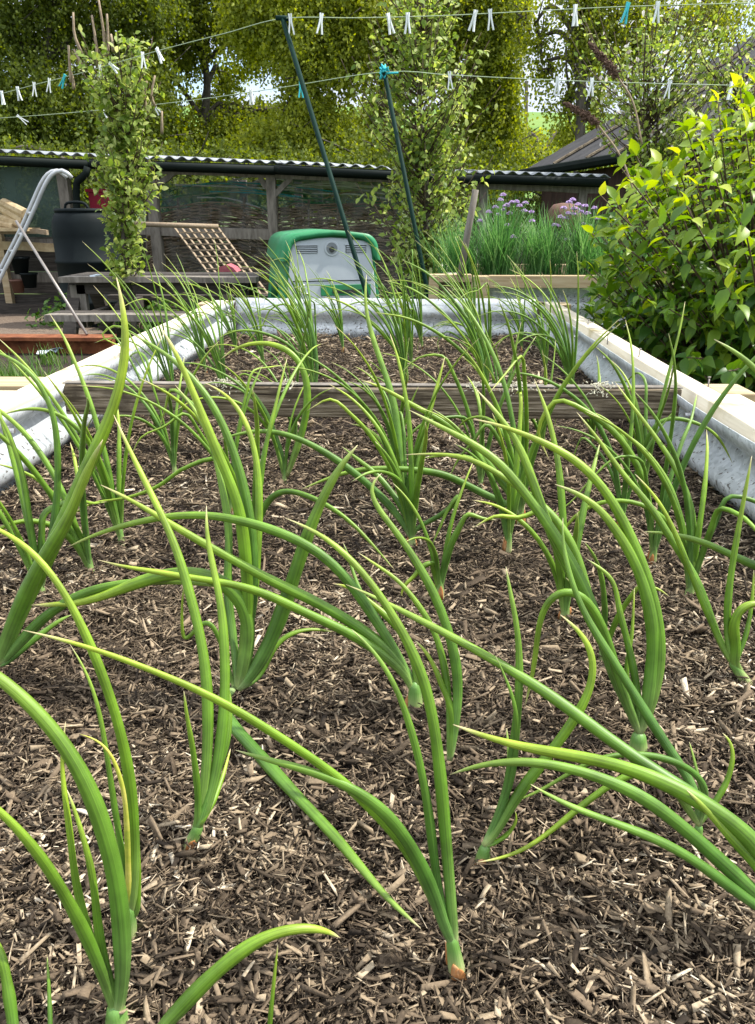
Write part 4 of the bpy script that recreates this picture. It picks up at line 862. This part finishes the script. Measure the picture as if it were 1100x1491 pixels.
# walls
def panel(p0, p1, Y, m, name, th=.02): 
    a, b_ = atY(p0[0], p0[1], Y), atY(p1[0], p1[1], Y)
    return MB().box((a[0], Y, a[2]), (b_[0], Y+th, b_[2])).build(name, m, shed)
panel((-100, 243), (104, 345), SY+.02, NETG, 'mesh_window')
for k in range(7):
    y0 = 348+k*16; a = atY(-100, y0, SY+.03); b_ = atY(108, y0+15.3, SY+.03)
    MB().box((a[0], SY+.03, a[2]), (b_[0], SY+.055, b_[2]), jit=.003).build('wall_board', DARKWOOD if k % 3 else GREYWOOD, shed)
panel((233, 255), (398, 460), SY+.02, NETD, 'wire_netting', .003); panel((404, 258), (625, 460), SY+.02, NETD, 'wire_netting', .003)
panel((630, 262), (700, 460), SY+.02, NETD, 'wire_netting', .003)
MB().beam(atY(-40, 452, SY-.1), atY(108, 452, SY-.1), .10, .13, jit=.004).build('base_sleeper', DARKWOOD, shed)
# rear panels: green shade cloth and low board wall at the back of the shed
a, b_ = atY(150, 262, SY+1.75), atY(520, 300, SY+1.75)
# downpipe
MB().tube(spline([atY(128, 243, SY-.2), atY(124, 256, SY-.2), atY(113, 264, SY-.18), atY(112, 300, SY-.15), atY(116, 420, SY-.15)], 20), .035, 8).build('downpipe', GUTTER, shed, True)
# back wall low boards so light does not pour through
bw = MB()
for k in range(5):
    a, b_ = atY(-80, 330+k*22, SY+1.9), atY(760, 335+k*22, SY+1.9); bw.box((a[0], SY+1.9, a[2]-.17), (b_[0], SY+1.93, a[2]))
bw.build('back_boards', DARKWOOD, shed)
# wattle hurdles
def hurdle(x0, x1, ytop, ybot, Y, label, seed, arch=0):
    r = np.random.default_rng(seed); A_ = atY(x0, ybot, Y); t = thing('wattle_hurdle', (A_[0], Y, gz(A_[0], Y)), label, 'woven hurdle', 'woven hurdles inside the shed'); wv = MB(); n = int((ybot-ytop)/2.6)
    for i in range(n):
        y = ytop+(ybot-ytop)*i/n; xs_ = np.linspace(x0, x1, 14); pts = []
        for j, x in enumerate(xs_):
            u = j/13; yy = y+arch*(1-i/n)*(4*(u-.5)**2)+r.normal(0, 1.2); P = atY(x, yy, Y); P[1] += .018*(-1)**(i+j); pts.append(P)
        wv.tube(spline(pts, 28), .0115*r.uniform(.7, 1.3), 5)
    for i in range(int(n*.5)):
        xa = r.uniform(x0, x1-60); ya = r.uniform(ytop-6, ybot-20); ln = r.uniform(40, 120); xb = min(x1, xa+ln); yb = ya+r.normal(0, 12)
        p, q = atY(xa, ya, Y-.03), atY(xb, yb, Y-.03); wv.tube(spline([p, (p+q)/2+(0, 0, .03), q], 8), .006, 4)
    wv.build('woven_rods', noisy('wattle', [(.07, .048, .03), (.20, .15, .10), (.36, .29, .21)], (4, 30, 30), .85, .4) if 'wattle' not in bpy.data.materials else bpy.data.materials['wattle'], t, True)
    for k in range(5):
        x = x0+(x1-x0)*k/4; MB().tube([atY(x, ybot+10, Y), atY(x+r.normal(0, 2), ytop-r.uniform(2, 14), Y)], .014, 6).build('stake', GREYWOOD, t)
hurdle(215, 398, 300, 455, SY+.28, 'arched woven willow hurdle behind the lattice ramp, left of the grey post', 5, 22)
hurdle(404, 578, 296, 455, SY+.32, 'straight topped woven willow hurdle inside the shed behind the green coop', 6, 6)
# loose heap of netting hoops
np_ = thing('netting_heap', atY(240, 320, SY+1.0), 'heap of teal garden netting and plastic hoops on top of the shed hurdles', 'garden netting')
r = np.random.default_rng(3)
a = atY(236, 262, SY+.75); V = []; n = 40
for i in range(n+1):
    x = 236+(585-236)*i/n
    for j in range(7):
        y = 262+j*8+4*math.sin(i*.5+j)+ (6*math.sin(i*.21)); P = atY(x, y, SY+.75); P[1] += .05*math.sin(i*1.3+j*2); V.append(P)
V = np.array(V); i0 = (np.arange(n)[:, None]*7+np.arange(6)[None]).ravel(); fastmesh('net_sheet', V, np.stack([i0, i0+7, i0+8, i0+1], 1), NETT, smooth=True, parent=np_)
for k in range(20):
    xa = r.uniform(232, 500); ya = r.uniform(262, 292); xb = xa+r.uniform(70, 200); xb = min(xb, 590); yb = ya+r.uniform(-4, 16)
    p, q = atY(xa, ya, SY+.6), atY(xb, yb, SY+.6); MB().tube(spline([p, (p+q)/2+(0, 0, r.uniform(0, .07)), q], 12), .009, 6).build('hoop', (WHITEP, TEALM, ROPE, WHITEP, COOPG)[k % 5], np_, True)

# water butt
wb = atY(120, 300, 7.3); wb[2] = gz(wb[0], 7.3); butt = thing('water_butt', wb, 'black plastic water butt with lid and handle standing left of the slim tree', 'water butt')
zt_ = atY(120, 309, 7.3)[2]; H = zt_-wb[2]; rr = .285
prof = [(rr*.93, 0), (rr*.96, .1)]
for f_ in (.30, .62): prof += [(rr*.99, H*f_-.02), (rr*1.03, H*f_-.012), (rr*1.03, H*f_+.012), (rr*.99, H*f_+.02)]
prof += [(rr*1.0, H*.82), (rr*.97, H*.92), (rr*.90, H*.97), (rr*.82, H)]
bd_ = MB().lathe(wb, prof, 36).build('barrel', BLACKP, butt, True)
MB().lathe(wb+(0, 0, H), [(rr*.84, 0), (rr*.86, .01), (rr*.84, .028), (rr*.5, .032)], 30).build('lid', BLACKP, butt, True)
c = wb+(0, 0, H+.03); MB().tube(spline([c+(-.12, -.1, -.01), c+(-.09, -.1, .045), c+(.05, -.1, .045), c+(.10, -.1, -.01)], 14), .012, 8).build('handle', BLACKP, butt, True)
# ladder
lad = thing('ladder', atY(-40, 470, 7.2), 'aluminium ladder with hooked top leaning left against the shed mesh window', 'ladder')
def stile(dx, Yv):
    p = [(-42+dx, 495), (0+dx, 407), (33+dx, 342), (52+dx, 300), (67+dx, 267), (79+dx, 252), (93+dx, 249), (105+dx, 259)]
    return spline([atY(x, y, Yv) for x, y in p], 40)
S1, S2 = stile(0, 7.35), stile(-7, 7.75)
MB().tube(S1, .019, 8, .7).build('stile', ALU, lad, True); MB().tube(S2, .019, 8, .7).build('stile', ALU, lad, True)
for k in range(1, 8): i = int(k*3.9); MB().tube([S1[i], S2[i]], .014, 8).build('rung', ALU, lad, True)
# red crate
a, b_ = atY(127, 272, SY+.3), atY(168, 305, SY+.3)
cr_ = thing('crate', ((a[0]+b_[0])/2, SY+.3, b_[2]), 'bright red plastic crate inside the shed behind the slim tree', 'crate')
MB().box((a[0], SY+.3, b_[2]), (b_[0], SY+.6, a[2]-.05)).build('body', REDP, cr_, bevel=.01); MB().box((a[0]-.02, SY+.28, a[2]-.05), (b_[0]+.02, SY+.62, a[2]-.02)).build('rim', REDP, cr_, bevel=.005)
# logs
for k, (p, q) in enumerate((((6, 296), (38, 312)), ((5, 305), (36, 322)), ((4, 318), (30, 326)), ((0, 326), (22, 330)))):
    lg = MB().tube([atY(*p, SY-.15), atY(*q, SY-.35+.02*k)], .05-.004*k, 9).build('log', LOGW, smooth=False)
    tag(lg, ['topmost pale log of the stack beside the ladder', 'second log from the top of the stack beside the ladder', 'third log down in the stack beside the ladder', 'lowest and smallest log of the stack beside the ladder'][k], 'log', 'split logs stacked by the ladder')
sh = MB().beam(atY(-20, 334, SY-.25), atY(48, 334, SY-.25), .35, .03).build('shelf', LOGW); tag(sh, 'pale plank shelf under the stacked logs at the far left', 'shelf')
ms_ = MB().tube([atY(24, 322, 5.6), atY(127, 487, 5.0)], .010, 7).build('metal_rod', RUSTNAIL, smooth=True); tag(ms_, 'thin dark metal rod slanting down in front of the picnic table end', 'rod')
# pots and junk at the foot of the shed wall
for k, (x, y, s_, m_) in enumerate(((32, 385, .09, BLACKP), (45, 405, .08, BLACKP), (28, 412, .07, TERRA))):
    P = atY(x, y+14, SY-.2); t = MB().lathe(P, [(s_*.7, 0), (s_, s_*1.6), (s_*1.1, s_*1.6), (s_*1.1, s_*1.85), (s_*.9, s_*1.8), (s_*.6, s_*.3)], 20).build('plant_pot', m_, smooth=True)
    tag(t, ['upper black plant pot against the shed wall behind the ladder', 'lower black plant pot against the shed wall behind the ladder', 'small brown plant pot below the black ones by the ladder'][k], 'plant pot', 'pots by the shed wall')
# lattice ramp
lt = thing('lattice_panel', atY(330, 430, 7.4), 'brown wooden lattice panel leaning down from the shed rail like a ramp', 'lattice panel'); lm2 = MB()
q00, q10, q11, q01 = (atY(255, 332, 7.9), atY(318, 332, 7.9), atY(392, 430, 7.0), atY(330, 432, 7.0))
for k in range(7):
    u = k/6; lm2.beam(q00+(q10-q00)*u, q01+(q11-q01)*u, .018, .010)
lm2.build('long_laths', PALETWIG, lt); lm3 = MB()
for k in range(12):
    u = k/11; lm3.beam(q00+(q01-q00)*u+(0, 0, .012), q10+(q11-q10)*u+(0, 0, .012), .018, .010)
lm3.build('cross_laths', PALETWIG, lt)
pl_ = MB().tube([atY(196, 326, 7.6), atY(318, 330, 7.6)], .022, 8).build('perch_pole', PALETWIG, smooth=True); tag(pl_, 'pale round pole lying along the shed rail above the lattice panel', 'pole')
# bird house with pink roof
bh = thing('bird_house', atY(330, 432, 6.9), 'little grey bird house with a faded pink roof behind the picnic table', 'bird house')
a, b_ = atY(320, 394, 6.9), atY(337, 436, 6.9); MB().box((a[0], 6.85, b_[2]), (b_[0], 6.98, a[2])).build('body', GREYWOOD, bh)
a, b_ = atY(316, 396, 6.82), atY(345, 396, 6.82); mid = (a+b_)/2+(0, 0, .05)
quad_prism([a, b_, b_+(-.03, 0, .035), mid+(0, 0, .01), a+(.02, 0, .04)], (0, .2, 0), 'roof', PINK, bh)
# picnic table
tb = thing('picnic_table', atY(228, 480, 6.4), 'dark weathered picnic table standing behind the left rail of the raised bed', 'picnic table')
zt2 = atY(228, 404, 5.9)[2]; xa, xb = atY(82, 404, 5.9)[0], atY(372, 404, 5.9)[0]; yT = 5.9
for k in range(4): MB().beam((xa, yT+.09+k*.15, zt2-.02), (xb, yT+.09+k*.15, zt2-.02), .14, .04, jit=.002).build('top_board', GREYWOOD if k == 0 else DARKWOOD, tb)
MB().box((xa+.1, yT+.10, zt2-.13), (xb-.1, yT+.14, zt2-.042)).build('apron', DARKWOOD, tb)
zb = atY(150, 459, 5.45)[2]
xb0, xb1 = atY(65, 459, 5.45)[0], atY(360, 459, 5.45)[0]
for k in range(2): MB().beam((xb0, 5.5+k*.15, zb-.02), (xb1, 5.5+k*.15, zb-.02), .13, .045, jit=.002).build('bench_board', GREYWOOD if k == 0 else DARKWOOD, tb)
MB().beam((xa, 7.0, zb-.02), (xb, 7.0, zb-.02), .26, .045).build('bench_board', DARKWOOD, tb)
def strut(p, q, Y, w=.05, h=.11, name='leg'): return MB().beam(atY(*p, Y), atY(*q, Y), w, h, up=(0, 1, 0)).build(name, DARKWOOD, tb)
for Y in (6.05,): strut((206, 408), (150, 478), Y); strut((256, 408), (312, 478), Y)
for xo in (105, 345):
    for Ya, Yb2 in ((6.3, 5.7), (6.6, 6.8)):
        a = atY(xo+10, 410, 6.15); a[1] = 6.1 if Yb2 < 6 else 6.4; b_ = a.copy(); b_[1] = Yb2; b_[2] = gz(b_[0], Yb2); MB().beam(a, b_, .10, .05).build('leg', DARKWOOD, tb)
    a = atY(xo+10, 462, 5.5); MB().beam(a-(0, 0, .03), (a[0], 7.1, a[2]-.03), .05, .09).build('bench_bearer', DARKWOOD, tb)
MB().box(atY(101, 415, 6.0), atY(131, 476, 6.0)+(0, .05, 0)).build('leg', GREYWOOD, tb)
wp = MB().box(atY(131, 403, 5.95)+(0, 0, .0), atY(149, 401, 6.1)+(0, 0, 0.01)).build('paper_scrap', SCRAP_SKYREFL); tag(wp, 'small white scrap lying on the picnic table top', 'scrap')
# gravel path, rusty planter
zg = .26; a = atZ(-60, 481, zg); b_ = atZ(82, 463, zg)
structure(MB().box((a[0]-3, 6.0, -.1), (-2.55, 8.1, zg)).build('path', GRAVEL))
rp = thing('rusty_planter', (-2.2, 4.2, 0), 'low rusty steel planter left of the raised bed, beside the gravel path', 'planter')
zr = atY(80, 491, 5.0)[2]; xl, xr_ = -3.6, atY(165, 489, 5.0)[0]; MB().box((xl, 4.97, 0), (xr_, 5.03, zr)).build('back_wall', RUST, rp); MB().box((xl, 4.90, zr-.01), (xr_, 5.06, zr+.012)).build('rim', RUST, rp)
MB().box((xl, 3.2, 0), (xr_, 3.25, zr-.05)).build('front_wall', RUST, rp); MB().box((xr_-.03, 3.2, 0), (xr_+.02, 4.97, zr-.12)).build('side_wall', RUST, rp)
structure(MB().box((xl, 3.25, 0), (xr_-.03, 4.97, zr-.10)).build('soil', SOIL))
zs = zr-.095
def scrap(px, py, w_, h_, label, seed):  # pale sheets standing in for sky reflections, brightness put into their shape and colour
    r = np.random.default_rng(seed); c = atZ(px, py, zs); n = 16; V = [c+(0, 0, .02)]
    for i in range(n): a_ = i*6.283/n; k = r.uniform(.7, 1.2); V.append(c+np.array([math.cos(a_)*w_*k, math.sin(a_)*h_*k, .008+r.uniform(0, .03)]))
    o = MB().add(V, [(0, i+1, (i+1) % n+1) for i in range(n)]).build('sky_reflection_sheet', SCRAP_SKYREFL); s_ = o.modifiers.new('t', 'SOLIDIFY'); s_.thickness = .003
    tag(o, label, 'imitated sky reflection', 'imitated sky reflections in the rusty planter')
scrap(78, 513, .055, .2, 'leftmost pale blue sheet imitating sky reflection, on the dark soil of the rusty planter', 1)
scrap(104, 507, .08, .22, 'widest white sheet imitating sky reflection, in the middle of the rusty planter', 2)
scrap(124, 500, .07, .14, 'rightmost white sheet imitating sky reflection in the rusty planter, nearest the raised bed rail', 3)
gm = blades(np.array([atZ(10, 575, zs)[0], atZ(10, 575, zs)[1], zs]), 500, .20, .14, .006, np.random.default_rng(4)); gm2 = blades(atZ(82, 530, zs), 60, .14, .07, .006, np.random.default_rng(5))
tag(fastmesh('grass', np.concatenate([gm[0], gm2[0]]), np.concatenate([gm[1], gm2[1]+len(gm[0])]), GRASSM, np.concatenate([gm[2], gm2[2]])), 'green grass tufts growing in the rusty planter', 'grass', kind='stuff')
# weeds below and behind the table
r = np.random.default_rng(9); P = []; n = 5200
P = np.stack([r.uniform(-3.4, .4, n), r.uniform(6.9, 8.0, n), np.zeros(n)], 1); P[:, 2] = gz(P[:, 0], P[:, 1])+r.uniform(0, 1, n)**1.4*.42*(.5+.5*np.sin(P[:, 0]*5+1)**2)
scatter('weeds', P, unit(r.normal(0, 1, P.shape)+np.array([0, 0, .2])), unit(np.array([0, -.3, 1.])+r.normal(0, .5, P.shape)), r.uniform(.03, .07, n), LS, LSQ, WEED, np.clip(r.normal(.5, .25, n), 0, 1))
tag(bpy.data.objects['weeds'], 'leafy green weeds growing behind and below the picnic table', 'weeds', kind='stuff')
r = np.random.default_rng(10); n = 9000
P = np.stack([r.uniform(-.2, 3.0, n), r.uniform(5.4, 7.8, n), np.zeros(n)], 1); P[:, 2] = r.uniform(0, 1, n)**1.3*.55*(.5+.5*np.sin(P[:, 0]*3+P[:, 1]*2)**2)
o = scatter('undergrowth', P, unit(r.normal(0, 1, P.shape)), unit(np.array([0, -.3, 1.])+r.normal(0, .5, P.shape)), r.uniform(.03, .08, n), LS, LSQ, WEED, np.clip(r.normal(.35, .25, n), 0, 1))
tag(o, 'low leafy undergrowth on the ground behind the chive bed', 'undergrowth', kind='stuff')
# brown pot behind the chives
P = atY(822, 312, 5.9); P[2] -= .12
pt = MB().lathe(P, [(.07, 0), (.11, .05), (.125, .10), (.11, .15), (.08, .185), (.03, .195)], 26).build('clay_pot', TERRA, smooth=True)
tag(pt, 'round upturned brown clay pot just above the chive flowers', 'clay pot')
# garden bench under the pot so it does not float
kt = MB().box((P[0]-.3, 5.75, P[2]-.05), (P[0]+.5, 6.1, P[2])); 
for dx in (-.27, .45): kt.box((P[0]+dx-.02, 5.8, 0), (P[0]+dx+.02, 6.05, P[2]-.05))
tag(kt.build('potting_stand', DARKWOOD), 'dark wooden stand behind the chives carrying the brown clay pot', 'stand')

# ------------------------------------------------------------------ green chicken coop
cp_ = atY(484, 437, 5.35); cz = 0.0; ctop = atY(478, 340, 5.3)[2]
coop = thing('chicken_coop', (cp_[0], 5.35, 0), 'green and grey plastic chicken coop with two vents behind the metal bed end', 'chicken coop', rz=R(17))
cb = .42; CH = ctop-cb; Wb, Wt, Dp = .365, .285, .75
M4 = np.array([[math.cos(R(17)), -math.sin(R(17)), 0], [math.sin(R(17)), math.cos(R(17)), 0], [0, 0, 1]])
def cw(x, y, z): return M4 @ np.array([x, y, z])+np.array([cp_[0], 5.35, cb])
def outline(wb_, wt_, h, cr_=.10, z0=0, arch=.02, n=7):
    pts = [(-wb_, z0), (wb_, z0)]
    ct = (wt_-cr_*.9, h-cr_)
    for i in range(n): a_ = (i/(n-1))*math.pi/2*.92; pts.append((ct[0]+cr_*math.cos(a_), ct[1]+cr_*math.sin(a_)))
    for u in (.5, 0, -.5): pts.append((ct[0]*u*.9, h+arch*(1-u*u)))
    for i in range(n): a_ = math.pi/2*1.08+(i/(n-1))*math.pi/2*.92; pts.append((-ct[0]+cr_*math.cos(a_), ct[1]+cr_*math.sin(a_)))
    return pts
def extr(o2, y0, y1, name, m, bev=.008, parent=coop):
    n = len(o2); V = [cw(x, y0, z) for x, z in o2]+[cw(x, y1, z) for x, z in o2]
    f = [tuple(range(n)), tuple(range(2*n-1, n-1, -1))]+[(i, i+n, (i+1) % n+n, (i+1) % n) for i in range(n)]
    return MB().add(V, f).build(name, m, parent, bevel=bev)
extr(outline(Wb, Wt, CH-.03), .0, Dp, 'body', COOPG)
# overhanging hood
ho = outline(Wt+.045, Wt+.018, CH, z0=CH-.17); hi_ = outline(Wt+.022, Wt-.012, CH-.032, z0=CH-.17)
n = len(ho); V = [cw(x, -.035, z) for x, z in ho[1:]+ho[:1]]; 
ho2 = ho[1:]+ho[:1]; hi2 = hi_[1:]+hi_[:1]
V = [cw(x, y, z) for y in (-.035, Dp+.03) for q in (ho2, hi2) for x, z in q]; f = []
for i in range(n-1):
    f += [(i, i+1, n+i+1, n+i), (2*n+i, 3*n+i, 3*n+i+1, 2*n+i+1), (i, 2*n+i, 2*n+i+1, i+1), (n+i, n+i+1, 3*n+i+1, 3*n+i)]
MB().add(V, f).build('hood', COOPG, coop, True)
fp = outline(Wb-.028, Wt-.018, CH-.045, .07, z0=.0)
fpo = extr(fp, -.014, .002, 'front_panel', COOPW)
def fbox(x0, x1, z0, z1, y0, y1, name, m, parent, bev=.003): return extr([(x0, z0), (x1, z0), (x1, z1), (x0, z1)], y0, y1, name, m, bev, parent)
zz = CH-.098
for sx in (-1, 1):
    v = fbox(sx*.165-.07, sx*.165+.07, zz-.024, zz+.024, -.017, -.012, 'vent', COOPD, fpo)
    for k in range(4): fbox(sx*.165-.066, sx*.165+.066, zz-.020+k*.011, zz-.015+k*.011, -.022, -.0175, 'louvre', COOPW, v, 0)
    fbox(sx*.165-.077, sx*.165+.077, zz+.0245, zz+.030, -.022, -.0145, 'vent_frame', COOPW, fpo, 0)
def disc(cx_, cz_, r0, y0, y1, name, m): 
    return extr([(cx_+r0*math.cos(a_), cz_+r0*math.sin(a_)) for a_ in np.linspace(0, 2*math.pi, 28, endpoint=False)], y0, y1, name, m, .002, fpo)
disc(0, zz+.006, .048, -.022, -.0145, 'round_vent', COOPW); disc(0, zz+.006, .037, -.024, -.0225, 'vent_recess', noisy('mid_grey', [(.15, .17, .18), (.2, .22, .23)], (9,)*3, .6, 0)); disc(.0, zz+.000, .018, -.030, -.0245, 'turn_knob', COOPD)
fbox(-Wb+.095, Wb-.095, .378, .384, -.0165, -.0145, 'panel_seam', COOPD, fpo, 0)
dr_ = fbox(-.08, Wb-.10, .285, .355, -.020, -.0145, 'egg_drawer', COOPG, fpo); fbox(.0, .20, .300, .322, -.024, -.0205, 'drawer_slot', COOPD, dr_, 0)
MB().tube(spline([cw(-.19, -.02, .36), cw(-.225, -.03, .335), cw(-.21, -.03, .305), cw(-.17, -.02, .30)], 12), .006, 6).build('door_latch', WHITEP, fpo, True)
n_ = [cw(-Wb+.03, .28, CH-.30), cw(-Wb+.02, .28, CH-.42)]
MB().tube(n_, .03, 8, .5).build('side_handle', noisy('dark_green_plastic', [(.01, .08, .03), (.015, .1, .04)], (9,)*3, .5, 0), coop, True)
for x in (-.28, .28):
    for y in (.08, .66): MB().tube([cw(x, y, 0), cw(x*1.1, y, -cb)], .02, 8).build('leg', COOPG, coop, True)

# ------------------------------------------------------------------ clothes lines, props and pegs
pr1 = thing('clothes_prop', atY(605, 661, 4.0), 'nearer tall dark green clothes pole leaning across the chicken coop', 'clothes pole')
MB().tube([atY(605, 661, 4.0), atY(527, 405, 4.2), atY(412, 28, 4.5)], .0125, 8).build('pole', POLEG, pr1, True)
MB().tube([atY(402, 26, 4.5), atY(424, 27, 4.5)], .012, 8).build('cross_tip', POLEG, pr1, True)
pr2 = thing('clothes_prop', atY(654, 585, 5.42), 'further dark green clothes pole with turquoise twine tied at its top', 'clothes pole')
MB().tube([atY(654, 585, 5.42), atY(617, 395, 5.5), atY(560, 106, 5.6)], .0145, 8).build('pole', POLEG, pr2, True)
tw = MB()
for k in range(26):
    u = np.random.default_rng(k).normal(0, 1, 3)*np.array([.011, .012, .014]); c = atY(560, 104, 5.6); v_ = np.random.default_rng(k+50).normal(0, 1, 3)*.014
    tw.tube(spline([c+u, c+u+v_, c-u*.6], 6), .005, 5)
tw.tube([atY(562, 107, 5.58), atY(580, 106, 5.55)], .006, 5); tw.build('twine', TEALM, pr2, True)
l1 = spline([atY(-60, 152, 6.6), atY(0, 137, 6.4), atY(60, 121, 6.15), atY(130, 103, 5.9), atY(230, 74, 5.4), atY(330, 48, 4.9), atY(412, 27, 4.5), atY(520, 26, 4.5), atY(640, 23, 4.5), atY(760, 17, 4.5), atY(900, 10, 4.45), atY(1100, 4, 4.4), atY(1220, -1, 4.4)], 90)
l2 = spline([atY(-60, 176, 8.0), atY(0, 172, 7.8), atY(105, 164, 7.4), atY(255, 149, 6.8), atY(400, 129, 6.2), atY(557, 105, 5.6), atY(652, 109, 5.6), atY(750, 114, 5.6), atY(900, 120, 5.5), atY(1100, 125, 5.5), atY(1220, 127, 5.5)], 90)
o1 = MB().tube(l1, .0022, 6).build('clothes_line', ROPE, smooth=True); tag(o1, 'upper, nearer pale clothes line running over the first pole', 'clothes line')
o2 = MB().tube(l2, .0026, 6).build('clothes_line', ROPE, smooth=True); tag(o2, 'lower, further pale clothes line tied to the second pole', 'clothes line')
def linepos(l, px):
    q = np.array([CX+F*((p-CAM)@RT)/((p-CAM)@FW) for p in l]); i = int(np.clip(np.searchsorted(q, px)-1, 0, len(l)-2)); u = (px-q[i])/(q[i+1]-q[i]); return l[i]*(1-u)+l[i+1]*u
def peg(px, l, m, tilt, label, grp, size=.075):
    P = linepos(l, px); r = np.random.default_rng(int(px)); c, s_ = math.cos(tilt), math.sin(tilt); az = r.uniform(-.6, .6)
    def T(x, y, z): X = x*c-z*s_; Z = x*s_+z*c; return P+np.array([X*math.cos(az)-y*math.sin(az), X*math.sin(az)+y*math.cos(az), Z])
    t = thing('clothes_peg', P, label, 'clothes peg', grp)
    for sg in (-1, 1):
        V = []; zs_ = [.25, .0, -.3, -.6, -1.0]; xo = [.05, .02, .03, .08, .15]; hw = .045
        for z, x in zip(zs_, xo):
            for a_, b_ in ((-1, -1), (1, -1), (1, 1), (-1, 1)): V.append(T(size*(sg*(x+.035)+a_*.05), size*b_*.08, size*z))
        f = [(0, 1, 2, 3), (16, 19, 18, 17)]+[(4*i+j, 4*i+4+j, 4*i+4+(j+1) % 4, 4*i+(j+1) % 4) for i in range(4) for j in range(4)]
        MB().add(V, f).build('jaw', m, t)
    MB().tube([T(-.1*size, 0, -.25*size), T(.1*size, 0, -.25*size)], size*.05, 6).build('spring', STEEL, t)
W, Tq = WHITEP, TEALM
def pegs(lst, l, which, size):
    seq = sorted(lst); nt_ = sum(1 for q in seq if q[1] is W); wi = 0; ti = 0
    names = ['first', 'second', 'third', 'fourth', 'fifth', 'sixth', 'seventh', 'eighth', 'ninth', 'tenth', 'eleventh', 'twelfth', 'thirteenth', 'fourteenth', 'fifteenth', 'sixteenth', 'seventeenth', 'eighteenth']
    for x, m, tl in seq:
        if m is W: lb = 'white clothes peg, %s white one from the left on the %s line' % (names[wi], which); wi += 1
        else: lb = 'turquoise clothes peg, %s turquoise one from the left on the %s line' % (names[ti], which); ti += 1
        peg(x, l, m, tl, lb, 'pegs on the %s clothes line' % which, size)
pegs([(3, W, 0), (26, W, .1), (50, W, -.1), (72, W, -.2), (94, Tq, -.6), (146, W, 0), (162, W, .9), (208, W, 0), (230, W, .5), (423, W, .05), (468, W, -.15), (566, W, .3), (594, W, 0), (692, W, -.25), (714, W, .1), (838, W, .1)], l1, 'upper', .074)
pegs([(914, Tq, -.2), (958, W, 0)], l1, 'upper right-hand', .074)
pegs([(28, W, .9), (150, W, .8), (176, W, -.2), (224, W, .6), (366, W, 0), (438, Tq, 0), (655, W, .1), (812, W, 0), (862, W, 0), (975, W, -.1), (1065, W, 0)], l2, 'lower', .082)
